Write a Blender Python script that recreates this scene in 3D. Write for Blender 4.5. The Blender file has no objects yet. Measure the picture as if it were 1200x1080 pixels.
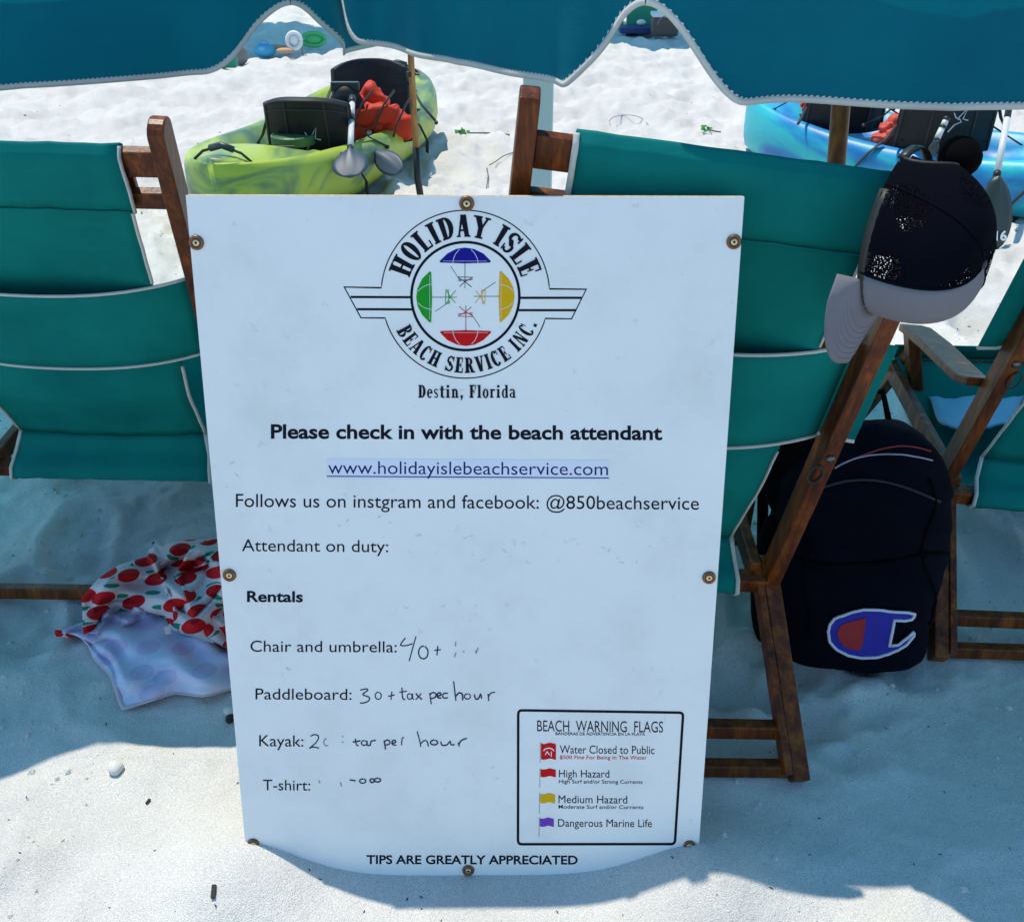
import bpy, bmesh, math, random
import numpy as np
from mathutils import Vector, Matrix
from mathutils.bvhtree import BVHTree

# ------------------------------------------------------------------ camera, world, sun, exposure
scene = bpy.context.scene
R = math.radians
CAM_Z, PITCH, FPX = 1.56, R(30.0), 1200.0
cam_data = bpy.data.cameras.new("camera")
cam = bpy.data.objects.new("camera", cam_data)
scene.collection.objects.link(cam)
cam.location = (0, 0, CAM_Z)
cam.rotation_euler = (math.pi / 2 - PITCH, 0, 0)
cam_data.sensor_fit = 'HORIZONTAL'
cam_data.sensor_width = 36.0
cam_data.lens = 36.0 * FPX / 1200.0
cam_data.clip_start = 0.05
cam_data.clip_end = 2000
scene.camera = cam

SUN_VEC = Vector((-0.244, 0.275, 1.0)).normalized()      # towards the sun
world = bpy.data.worlds.new("World")
scene.world = world
world.use_nodes = True
wn = world.node_tree
wn.nodes.clear()
sky = wn.nodes.new('ShaderNodeTexSky')
sky.sky_type = 'NISHITA'
sky.sun_disc = False
sky.sun_elevation = math.asin(SUN_VEC.z)
sky.sun_rotation = math.atan2(SUN_VEC.x, SUN_VEC.y)
sky.air_density = 1.0
sky.dust_density = 0.0
sky.ozone_density = 2.6
bg = wn.nodes.new('ShaderNodeBackground')
bg.inputs['Strength'].default_value = 0.15
wo = wn.nodes.new('ShaderNodeOutputWorld')
hs = wn.nodes.new('ShaderNodeHueSaturation'); hs.inputs['Saturation'].default_value = 1.15; hs.inputs['Hue'].default_value = .488
wn.links.new(sky.outputs[0], hs.inputs['Color']); wn.links.new(hs.outputs[0], bg.inputs[0])
wn.links.new(bg.outputs[0], wo.inputs[0])

sun_data = bpy.data.lights.new("sun", 'SUN')
sun_data.energy = 3.05
sun_data.angle = R(0.55)
sun_data.color = (1.0, 0.915, 0.785)
sun = bpy.data.objects.new("sun", sun_data)
scene.collection.objects.link(sun)
sun.rotation_euler = SUN_VEC.to_track_quat('Z', 'Y').to_euler()
sun.location = SUN_VEC * 30

vs = scene.view_settings
vs.view_transform = 'Standard'
vs.look = 'None'
vs.exposure = 0.52
vs.gamma = 1.0
vs.use_curve_mapping = False

random.seed(7)
rng = np.random.default_rng(11)

# ------------------------------------------------------------------ photo ray helpers (fix real positions in the world)
CP, SP = math.cos(PITCH), math.sin(PITCH)
EYE = Vector((0, 0, CAM_Z))
def ray(px, py):
    u = (px - 600.0) / FPX
    v = (540.0 - py) / FPX
    return Vector((u, CP + v * SP, -SP + v * CP))
def at_t(px, py, t): return EYE + ray(px, py) * t
def at_z(px, py, z=0.0):
    d = ray(px, py); return EYE + d * ((z - CAM_Z) / d.z)
def at_y(px, py, y):
    d = ray(px, py); return EYE + d * (y / d.y)

# ------------------------------------------------------------------ object helpers
C = scene.collection
def link(o, parent=None):
    C.objects.link(o)
    if parent is not None: o.parent = parent
    return o
def tag(o, label=None, cat=None, group=None, kind=None):
    if label: o['label'] = label
    if cat: o['category'] = cat
    if group: o['group'] = group
    if kind: o['kind'] = kind
    return o
def thing(name, label, cat, loc=(0, 0, 0), group=None):
    o = bpy.data.objects.new(name, None)
    o.empty_display_size = 0.1
    o.location = loc
    C.objects.link(o)
    return tag(o, label, cat, group)

class MB:
    """collects geometry in world coordinates"""
    def __init__(s): s.v = []; s.f = []; s.uv = None
    def add(s, vs_, fs):
        n = len(s.v)
        s.v += [tuple(p) for p in vs_]
        s.f += [tuple(i + n for i in f) for f in fs]
        return s
    def hexa(s, p):   # p: 8 points, 0-3 one end loop, 4-7 other end
        return s.add(p, [(3, 2, 1, 0), (4, 5, 6, 7), (0, 1, 5, 4), (1, 2, 6, 5), (2, 3, 7, 6), (3, 0, 4, 7)])
    def beam(s, a, b, w, h, side, w2=None, h2=None):
        a, b = Vector(a), Vector(b)
        d = (b - a).normalized()
        x = (Vector(side) - d * d.dot(Vector(side))).normalized()
        y = d.cross(x)
        w2 = w if w2 is None else w2; h2 = h if h2 is None else h2
        p = [a + x*w/2*i + y*h/2*j for i, j in ((-1,-1),(1,-1),(1,1),(-1,1))]
        q = [b + x*w2/2*i + y*h2/2*j for i, j in ((-1,-1),(1,-1),(1,1),(-1,1))]
        return s.hexa(p + q)
    def plank(s, a, b, w, h, side, round_a=False, round_b=True, n=8, hole=0):
        """bar from a to b, w along side, h deep, with half-round ends in the depth plane"""
        a, b = Vector(a), Vector(b)
        d = (b - a).normalized()
        x = (Vector(side) - d * d.dot(Vector(side))).normalized()
        y = d.cross(x)
        prof = []
        if round_a:
            for i in range(n + 1):
                t = math.pi/2 + math.pi * i / n
                prof.append(a + d * (h/2 * math.cos(t)) * .8 + y * (h/2 * math.sin(t)))
        else:
            prof += [a + y*h/2, a - y*h/2]
        if round_b:
            for i in range(n + 1):
                t = -math.pi/2 + math.pi * i / n
                prof.append(b + d * (h/2 * math.cos(t)) * .8 + y * (h/2 * math.sin(t)))
        else:
            prof += [b - y*h/2, b + y*h/2]
        m = len(prof)
        vs_ = [p - x*w/2 for p in prof] + [p + x*w/2 for p in prof]
        fs = [tuple(range(m))[::-1], tuple(range(m, 2*m))]
        fs += [(i, (i+1) % m, m + (i+1) % m, m + i) for i in range(m)]
        return s.add(vs_, fs)
    def tube(s, pts, r, n=8, cap=True, flat=1.0, up=None):
        pts = [Vector(p) for p in pts]
        k = len(pts)
        rs = r if isinstance(r, (list, tuple)) else [r]*k
        base = []; prev = None
        for i, p in enumerate(pts):
            d = (pts[min(i+1, k-1)] - pts[max(i-1, 0)])
            d = d.normalized() if d.length > 1e-9 else Vector((0, 0, 1))
            if prev is None:
                ref = Vector(up) if up is not None else (Vector((0, 0, 1)) if abs(d.z) < .9 else Vector((1, 0, 0)))
            else: ref = prev
            x = (ref - d * d.dot(ref))
            x = x.normalized() if x.length > 1e-6 else d.orthogonal().normalized()
            prev = x
            y = d.cross(x)
            base.append([p + x*math.cos(2*math.pi*j/n)*rs[i]*flat + y*math.sin(2*math.pi*j/n)*rs[i] for j in range(n)])
        vs_ = [q for l in base for q in l]
        fs = [(i*n + j, i*n + (j+1) % n, (i+1)*n + (j+1) % n, (i+1)*n + j) for i in range(k-1) for j in range(n)]
        if cap: fs += [tuple(range(n))[::-1], tuple((k-1)*n + j for j in range(n))]
        return s.add(vs_, fs)
    def grid(s, G, wrap=False):
        """G: rows of points"""
        m, n = len(G), len(G[0])
        vs_ = [p for row in G for p in row]
        fs = [(i*n + j, i*n + (j+1) % n, (i+1)*n + (j+1) % n, (i+1)*n + j)
              for i in range(m-1) for j in range(n if wrap else n-1)]
        return s.add(vs_, fs)
    def ell(s, c, ax, n=10, m=7):
        c = Vector(c); ax = [Vector(a) for a in ax]
        G = []
        for i in range(m + 1):
            th = math.pi * i / m
            G.append([c + ax[2]*math.cos(th) + (ax[0]*math.cos(2*math.pi*j/n) + ax[1]*math.sin(2*math.pi*j/n)) * max(math.sin(th), 1e-3) for j in range(n)])
        return s.grid(G, wrap=True)
    def build(s, name, mat, parent=None, smooth=False, bevel=0.0, solid=0.0, sub=0, weld=False):
        me = bpy.data.meshes.new(name)
        off = Vector((0, 0, 0))
        p = parent
        while p is not None:
            off += Vector(p.location); p = p.parent
        if parent is None and s.v:
            a = np.array(s.v); off = Vector(((a[:,0].min()+a[:,0].max())/2, (a[:,1].min()+a[:,1].max())/2, a[:,2].min()))
        me.from_pydata([(v[0]-off.x, v[1]-off.y, v[2]-off.z) for v in s.v], [], s.f)
        if weld:
            bm = bmesh.new(); bm.from_mesh(me); bmesh.ops.remove_doubles(bm, verts=bm.verts, dist=1e-5)
            bmesh.ops.recalc_face_normals(bm, faces=bm.faces); bm.to_mesh(me); bm.free()
        if s.uv is not None:
            l = me.uv_layers.new(name="uv")
            for lp in me.loops: l.data[lp.index].uv = s.uv[lp.vertex_index]
        me.materials.append(mat)
        if smooth:
            me.polygons.foreach_set('use_smooth', [True]*len(me.polygons))
        o = bpy.data.objects.new(name, me)
        if parent is None: o.location = off
        link(o, parent)
        if solid:
            m = o.modifiers.new('solid', 'SOLIDIFY'); m.thickness = solid; m.offset = 0
        if sub:
            m = o.modifiers.new('sub', 'SUBSURF'); m.levels = sub; m.render_levels = sub
        if bevel:
            m = o.modifiers.new('bevel', 'BEVEL'); m.width = bevel; m.segments = 2; m.limit_method = 'ANGLE'; m.angle_limit = R(35)
        return o

# ------------------------------------------------------------------ materials
def mat(name, col, rough=0.6, spec=0.5, metal=0.0):
    m = bpy.data.materials.new(name); m.use_nodes = True
    b = m.node_tree.nodes['Principled BSDF']
    b.inputs['Base Color'].default_value = (*col, 1)
    b.inputs['Roughness'].default_value = rough
    b.inputs['Specular IOR Level'].default_value = spec
    b.inputs['Metallic'].default_value = metal
    return m
def nd(m, t, **kw):
    n = m.node_tree.nodes.new(t)
    for k, v in kw.items():
        if k in n.inputs: n.inputs[k].default_value = v
        else: setattr(n, k, v)
    return n
def lk(m, a, b): m.node_tree.links.new(a, b)
def ramp(m, fac, stops, interp='LINEAR'):
    r = nd(m, 'ShaderNodeValToRGB')
    cr = r.color_ramp
    cr.interpolation = interp
    while len(cr.elements) < len(stops): cr.elements.new(0.5)
    for e, (p, c) in zip(cr.elements, stops):
        e.position = p; e.color = (*c, 1) if len(c) == 3 else c
    lk(m, fac, r.inputs[0])
    return r
def coords(m, scale=(1, 1, 1), kind='Object', rot=(0, 0, 0)):
    tc = nd(m, 'ShaderNodeTexCoord')
    mp = nd(m, 'ShaderNodeMapping')
    mp.inputs['Scale'].default_value = scale
    mp.inputs['Rotation'].default_value = rot
    lk(m, tc.outputs[kind], mp.inputs[0])
    return mp.outputs[0]
def bsdf(m): return m.node_tree.nodes['Principled BSDF']
def bump(m, h, strength=.3, dist=.01):
    b = nd(m, 'ShaderNodeBump', Strength=strength, Distance=dist)
    lk(m, h, b.inputs['Height']); lk(m, b.outputs[0], bsdf(m).inputs['Normal'])
    return b

def mk_canvas(name, c1, c2, transl=0.0, tcol=None, weave=900, rough=.75, spec=.3):
    m = mat(name, c1, rough, spec)
    co = coords(m)
    n1 = nd(m, 'ShaderNodeTexNoise', Scale=3.5, Detail=5.0, Roughness=.6); lk(m, co, n1.inputs['Vector'])
    r = ramp(m, n1.outputs[0], [(.3, c2), (.7, c1)])
    lk(m, r.outputs[0], bsdf(m).inputs['Base Color'])
    n2 = nd(m, 'ShaderNodeTexNoise', Scale=9.0, Detail=3.0); lk(m, co, n2.inputs['Vector'])
    n3 = nd(m, 'ShaderNodeTexNoise', Scale=weave, Detail=1.0); lk(m, co, n3.inputs['Vector'])
    co4 = coords(m, (2.2, 2.2, 17.0))
    n4 = nd(m, 'ShaderNodeTexNoise', Scale=1.5, Detail=4.0, Distortion=.6); lk(m, co4, n4.inputs['Vector'])
    ad = nd(m, 'ShaderNodeMath', operation='ADD'); lk(m, n2.outputs[0], ad.inputs[0]); lk(m, n4.outputs[0], ad.inputs[1])
    ma = nd(m, 'ShaderNodeMath', operation='MULTIPLY_ADD'); ma.inputs[1].default_value = .05
    lk(m, n3.outputs[0], ma.inputs[0]); lk(m, ad.outputs[0], ma.inputs[2])
    bump(m, ma.outputs[0], .26, .014)
    if transl > 0:
        t = nd(m, 'ShaderNodeBsdfTranslucent'); t.inputs[0].default_value = (*(tcol or c1), 1)
        mx = nd(m, 'ShaderNodeMixShader'); mx.inputs[0].default_value = transl
        out = m.node_tree.nodes['Material Output']
        lk(m, bsdf(m).outputs[0], mx.inputs[1]); lk(m, t.outputs[0], mx.inputs[2]); lk(m, mx.outputs[0], out.inputs[0])
    return m

def mk_wood(name, c_dark, c_mid, c_lite, rough=.38, scale=1.0):
    m = mat(name, c_mid, rough, .28)
    co = coords(m, (14*scale, 14*scale, 2.6*scale))
    n = nd(m, 'ShaderNodeTexNoise', Scale=2.2, Detail=6.0, Roughness=.65, Distortion=.25); lk(m, co, n.inputs['Vector'])
    r = ramp(m, n.outputs[0], [(.28, c_dark), (.5, c_mid), (.75, c_lite)])
    co2 = coords(m, (60*scale, 60*scale, 3*scale))
    g = nd(m, 'ShaderNodeTexNoise', Scale=3.0, Detail=4.0); lk(m, co2, g.inputs['Vector'])
    gr = ramp(m, g.outputs[0], [(.35, (.55, .55, .55)), (.6, (1, 1, 1))])
    mx = nd(m, 'ShaderNodeMix', data_type='RGBA', blend_type='MULTIPLY'); mx.inputs[0].default_value = .8
    lk(m, r.outputs[0], mx.inputs[6]); lk(m, gr.outputs[0], mx.inputs[7])
    lk(m, mx.outputs[2], bsdf(m).inputs['Base Color'])
    bump(m, g.outputs[0], .25, .003)
    return m

M = {}
# sand
m = mat('sand', (.74, .73, .70), .95, .15)
co = coords(m, kind='Object')
n = nd(m, 'ShaderNodeTexNoise', Scale=2.2, Detail=7.0, Roughness=.6); lk(m, co, n.inputs['Vector'])
r = ramp(m, n.outputs[0], [(.3, (.61, .59, .55)), (.65, (.76, .745, .70))])
sp = nd(m, 'ShaderNodeTexVoronoi', Scale=55.0); lk(m, co, sp.inputs['Vector'])
sr = ramp(m, sp.outputs['Distance'], [(.06, (.42, .38, .32)), (.10, (1, 1, 1))])
gn = nd(m, 'ShaderNodeTexNoise', Scale=420.0, Detail=2.0); lk(m, co, gn.inputs['Vector'])
gr = ramp(m, gn.outputs[0], [(.34, (.74, .73, .71)), (.60, (1, 1, 1))])
mx = nd(m, 'ShaderNodeMix', data_type='RGBA', blend_type='MULTIPLY'); mx.inputs[0].default_value = 1
lk(m, r.outputs[0], mx.inputs[6]); lk(m, gr.outputs[0], mx.inputs[7])
mx2 = nd(m, 'ShaderNodeMix', data_type='RGBA', blend_type='MULTIPLY'); mx2.inputs[0].default_value = .55
lk(m, mx.outputs[2], mx2.inputs[6]); lk(m, sr.outputs[0], mx2.inputs[7])
lk(m, mx2.outputs[2], bsdf(m).inputs['Base Color'])
b1 = nd(m, 'ShaderNodeTexNoise', Scale=14.0, Detail=8.0, Roughness=.6); lk(m, co, b1.inputs['Vector'])
ma = nd(m, 'ShaderNodeMath', operation='MULTIPLY_ADD'); ma.inputs[1].default_value = .30
lk(m, gn.outputs[0], ma.inputs[0]); lk(m, b1.outputs[0], ma.inputs[2])
bump(m, ma.outputs[0], .60, .022)
M['sand'] = m

M['canvas'] = mk_canvas('chair_canvas', (.005, .265, .240), (.001, .170, .168), .24, (.0, .22, .18), 900, .75, .10)
M['umbrella'] = mk_canvas('umbrella_canvas', (.002, .125, .19), (.001, .075, .14), .36, (.0, .20, .26), 900, .75, .12)
M['canopy'] = mk_canvas('canopy_canvas', (.003, .165, .27), (.002, .115, .21), .60, (.14, .60, .66), 900, .75, .12)
M['hem'] = mk_canvas('hem_tape', (.66, .67, .64), (.52, .54, .52), .15, (.6, .6, .55))
M['wood'] = mk_wood('varnished_wood', (.016, .0035, .001), (.125, .026, .003), (.36, .100, .010), .38)
M['wood_worn'] = mk_wood('worn_wood', (.020, .005, .0015), (.145, .034, .0045), (.34, .105, .012), .42)
M['pole_wood'] = mk_wood('pole_wood', (.16, .07, .025), (.42, .22, .08), (.54, .32, .13), .55)
M['post_white'] = mat('post_white', (.72, .73, .72), .5)
M['metal_dark'] = mat('metal_dark', (.12, .12, .13), .35, .5, .9)
M['brass'] = mat('brass', (.62, .48, .30), .38, .5, 1.0)
M['washer'] = mat('bronze_washer', (.20, .10, .055), .42, .5, .7)
M['ply'] = mk_wood('plywood_edge', (.48, .33, .20), (.66, .50, .33), (.78, .64, .46), .7)
M['black'] = mat('black_plastic', (.012, .012, .014), .45)
M['ink'] = mat('black_ink', (.006, .007, .018), .7, .12)
M['navy_ink'] = mat('navy_ink', (.010, .02, .13), .7, .12)
M['marker'] = mat('marker', (.03, .04, .07), .7, .15)
M['marker_faint'] = mat('marker_faint', (.25, .29, .33), .7, .15)
M['link_wash'] = mat('link_highlight', (.70, .735, .86), .5)
M['p_blue'] = mat('print_blue', (.005, .005, .24), .6, .15)
M['p_green'] = mat('print_green', (.008, .30, .02), .6, .15)
M['p_red'] = mat('print_red', (.58, .004, .006), .6, .15)
M['p_yellow'] = mat('print_yellow', (.70, .40, .003), .6, .15)
M['p_purple'] = mat('print_purple', (.17, .05, .42), .6, .15)
M['p_white'] = mat('print_white', (.78, .80, .82), .45)
M['p_hair'] = mat('print_hairline', (.55, .60, .66), .5)
# sign face
m = mat('sign_face', (.80, .82, .84), .34, .5)
co = coords(m, kind='Object')
n = nd(m, 'ShaderNodeTexNoise', Scale=5.0, Detail=6.0, Roughness=.65); lk(m, co, n.inputs['Vector'])
r = ramp(m, n.outputs[0], [(.28, (.72, .73, .725)), (.5, (.80, .81, .81)), (.75, (.83, .835, .83))])
n2 = nd(m, 'ShaderNodeTexNoise', Scale=38.0, Detail=5.0, Roughness=.7); lk(m, co, n2.inputs['Vector'])
r2 = ramp(m, n2.outputs[0], [(.27, (.72, .73, .73)), (.36, (1, 1, 1))])
mx = nd(m, 'ShaderNodeMix', data_type='RGBA', blend_type='MULTIPLY'); mx.inputs[0].default_value = .55
lk(m, r.outputs[0], mx.inputs[6]); lk(m, r2.outputs[0], mx.inputs[7]); lk(m, mx.outputs[2], bsdf(m).inputs['Base Color'])
rr = ramp(m, n.outputs[0], [(.3, (.52,)*3), (.7, (.30,)*3)]); lk(m, rr.outputs[0], bsdf(m).inputs['Roughness'])
M['sign'] = m
def mk_swirl(name, a, b_, c_, sc=3.0):
    m = mat(name, a, .42, .4)
    co = coords(m, (1, .6, 1.4))
    n = nd(m, 'ShaderNodeTexNoise', Scale=sc, Detail=3.0, Roughness=.5, Distortion=1.6); lk(m, co, n.inputs['Vector'])
    r = ramp(m, n.outputs[0], [(.36, c_), (.47, b_), (.56, a), (.8, a)])
    lk(m, r.outputs[0], bsdf(m).inputs['Base Color'])
    s = nd(m, 'ShaderNodeTexNoise', Scale=60.0, Detail=3.0); lk(m, co, s.inputs['Vector'])
    bump(m, s.outputs[0], .12, .004)
    return m
M['lime'] = mk_swirl('lime_plastic', (.37, .47, .055), (.21, .33, .08), (.085, .16, .09), 2.6)
M['aqua'] = mk_swirl('aqua_plastic', (.03, .50, .56), (.02, .32, .56), (.012, .17, .47), 1.7)
M['dark_green'] = mat('hatch_green', (.05, .13, .05), .45)
M['hatch_blue'] = mat('hatch_blue', (.012, .12, .38), .45)
M['nylon'] = mk_canvas('black_nylon', (.012, .013, .017), (.007, .008, .010), 0, None, 400, .55)
M['strap'] = mat('strap_webbing', (.015, .018, .018), .6)
M['vest'] = mk_canvas('orange_nylon', (.72, .055, .015), (.55, .035, .012), .1, (.7, .05, .01), 500, .6)
M['vest_pink'] = mk_canvas('coral_nylon', (.72, .13, .09), (.60, .08, .06), .1, (.7, .1, .05), 500, .6)
M['blade'] = mat('blade_blue_grey', (.055, .085, .12), .45, .3)
M['blade_dark'] = mat('blade_dark', (.025, .04, .04), .4, .5)
M['shaft_white'] = mat('shaft_white', (.62, .64, .64), .35)
M['pack'] = mk_canvas('pack_fabric', (.0028, .0035, .010), (.0015, .002, .005), 0, None, 500, .85, .06)
M['pack_blk'] = mk_canvas('pack_black', (.002, .002, .003), (.0015, .0015, .002), 0, None, 500, .9, .05)
M['emb_blue'] = mat('emblem_blue', (.012, .010, .30), .7)
M['emb_red'] = mat('emblem_red', (.32, .008, .010), .7)
M['emb_white'] = mat('emblem_white', (.60, .60, .66), .7)
M['piping'] = mat('piping_white', (.30, .26, .33), .7)
M['piping_red'] = mat('piping_red', (.20, .01, .02), .7)
M['cap_grey'] = mk_canvas('cap_grey_twill', (.165, .165, .19), (.135, .135, .16), 0, None, 700, .85)
M['cap_stitch'] = mat('cap_stitch', (.14, .14, .19), .8)
M['skin'] = mat('tan_mat', (.50, .30, .18), .7)
M['seaweed'] = mat('seaweed', (.03, .20, .03), .7)
M['twig'] = mat('twig', (.03, .025, .02), .8)
M['shell'] = mat('shell', (.62, .61, .57), .7)
M['paper'] = mat('pale_blue_cloth', (.25, .44, .66), .7)
# ------------------------------------------------------------------ sand
def _hash(ix, iy, seed):
    h = (ix.astype(np.int64) * 374761393 + iy.astype(np.int64) * 668265263 + seed * 1274126177) & 0xffffffff
    h = ((h ^ (h >> 13)) * 1274126177) & 0xffffffff
    return ((h ^ (h >> 16)) & 0xffff) / 65535.0
def vnoise(x, y, seed):
    ix, iy = np.floor(x), np.floor(y)
    fx, fy = x - ix, y - iy
    fx = fx*fx*fx*(fx*(fx*6-15)+10); fy = fy*fy*fy*(fy*(fy*6-15)+10)
    a = _hash(ix, iy, seed); b = _hash(ix+1, iy, seed); c = _hash(ix, iy+1, seed); d = _hash(ix+1, iy+1, seed)
    return (a*(1-fx)+b*fx)*(1-fy) + (c*(1-fx)+d*fx)*fy - .5
# footprints: elongated dimples with a soft rim
NF = 330
fp = []
for i in range(NF):
    yy = 0.7 + 11.5 * rng.random()**1.25
    xx = (rng.random() - .5) * (2.2 + yy * 1.25)
    if 1.05 < yy < 1.5 and abs(xx + .07) < .55: continue
    fp.append((xx, yy, rng.random()*math.pi, .11 + .06*rng.random(), .05 + .03*rng.random(), .012 + .022*rng.random()))
for i in range(46):
    yy = .72 + 1.5*rng.random(); xx = (rng.random()-.5)*(1.6+yy)
    if 1.02 < yy < 1.5 and abs(xx + .07) < .55: continue
    fp.append((xx, yy, rng.random()*math.pi, .10 + .05*rng.random(), .045 + .03*rng.random(), .008 + .010*rng.random()))
fp = [(a, b, c, d, e, f*(.35 if b < 1.45 else 1)) for a, b, c, d, e, f in fp]
def sand_h(x, y):
    x = np.asarray(x, float); y = np.asarray(y, float)
    d = np.hypot(x, y)
    wx = x + .25*vnoise(x*1.3, y*1.3, 40); wy = y + .25*vnoise(x*1.3, y*1.3, 41)
    h = .050*vnoise(wx*1.1, wy*1.1, 1) + .040*vnoise(wx*2.6+3, wy*2.6, 2) + .0045*vnoise(wx*14, wy*14, 21) + .0016*vnoise(x*60, y*60, 22)
    # choppy ground (trodden) away from the foreground
    k = np.clip((y - 1.3)/1.2, .14, 1)
    rv = vnoise(wx*4.3, wy*4.3, 3); rid = .5 - np.sqrt(rv*rv + .012)*2
    h = h + k*(.030*rid + .022*vnoise(wx*9, wy*9, 4) + .010*vnoise(x*22, y*22, 5) + .005*vnoise(x*45, y*45, 6)) - .008
    far = np.clip((y-3)/2, 0, 1)
    h = h + far*(.062*vnoise(wx*5.5, wy*5.5, 8) + .042*vnoise(x*12, y*12, 9) + .022*vnoise(x*24, y*24, 10))
    for (fx, fy, a, l, w, dp) in fp:
        m_ = (np.abs(x-fx) < .45) & (np.abs(y-fy) < .45)
        if not m_.any(): continue
        dx = x[m_]-fx; dy = y[m_]-fy
        u = (dx*math.cos(a)+dy*math.sin(a))/l; v = (-dx*math.sin(a)+dy*math.cos(a))/w
        q = np.sqrt(u*u+v*v)
        h[m_] += dp*(-1.0/(1+np.exp((q-1)*5)) + .45*np.exp(-((q-1.45)/.33)**2))
    # heaped sand at both foot corners of the sign, low in the middle
    s = (x + .0717)/.409
    b_ = np.exp(-((y-1.215)/.13)**2)
    h = h*(1 - .85*b_*np.exp(-(s/1.3)**4))
    h = h + b_*(-.022*np.exp(-s**4*1.5) + .062*np.exp(-((np.abs(s)-1.02)/.33)**2))
    return h
def build_sand():
    fine = np.radians(np.linspace(-38, 38, 520))
    coarse = np.radians(np.linspace(38, 322, 72)[1:-1])
    ang = np.concatenate([fine, coarse]); nA = len(ang)
    rr = [0.25]
    while rr[-1] < 600:
        r_ = rr[-1]
        rr.append(r_ + (max(.0095, r_*.0052) if r_ < 4 else (r_*.010 if r_ < 16 else r_*.09)))
    rr = np.array(rr); nR = len(rr)
    A, Rr = np.meshgrid(ang, rr)
    X, Y = Rr*np.sin(A), Rr*np.cos(A)
    H = sand_h(X.ravel(), Y.ravel()).reshape(X.shape)
    H = H * np.where(Rr > 40, 0, 1)
    co_ = np.stack([X, Y, H], -1).reshape(-1, 3)
    i, j = np.meshgrid(np.arange(nR-1), np.arange(nA), indexing='ij')
    j2 = (j+1) % nA
    F = np.stack([i*nA+j, (i+1)*nA+j, (i+1)*nA+j2, i*nA+j2], -1).reshape(-1, 4)
    me = bpy.data.meshes.new('sand')
    co_ = np.vstack([co_, [[0, 0, 0]]])
    cidx = len(co_)-1
    nq = len(F); nt = nA
    tri = np.stack([np.full(nA, cidx), np.arange(nA), (np.arange(nA)+1) % nA], -1)
    me.vertices.add(len(co_)); me.vertices.foreach_set('co', co_.ravel())
    me.loops.add(nq*4+nt*3); me.loops.foreach_set('vertex_index', np.concatenate([F.ravel(), tri.ravel()]))
    me.polygons.add(nq+nt)
    me.polygons.foreach_set('loop_start', np.concatenate([np.arange(nq)*4, nq*4+np.arange(nt)*3]))
    me.polygons.foreach_set('loop_total', np.concatenate([np.full(nq, 4), np.full(nt, 3)]))
    me.polygons.foreach_set('use_smooth', np.ones(nq+nt, bool))
    me.update(); me.validate()
    me.materials.append(M['sand'])
    o = bpy.data.objects.new('sand', me); link(o); o['kind'] = 'structure'
    return o
sand = build_sand()
def gz(x, y): return float(sand_h(np.array([x]), np.array([y]))[0])

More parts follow.
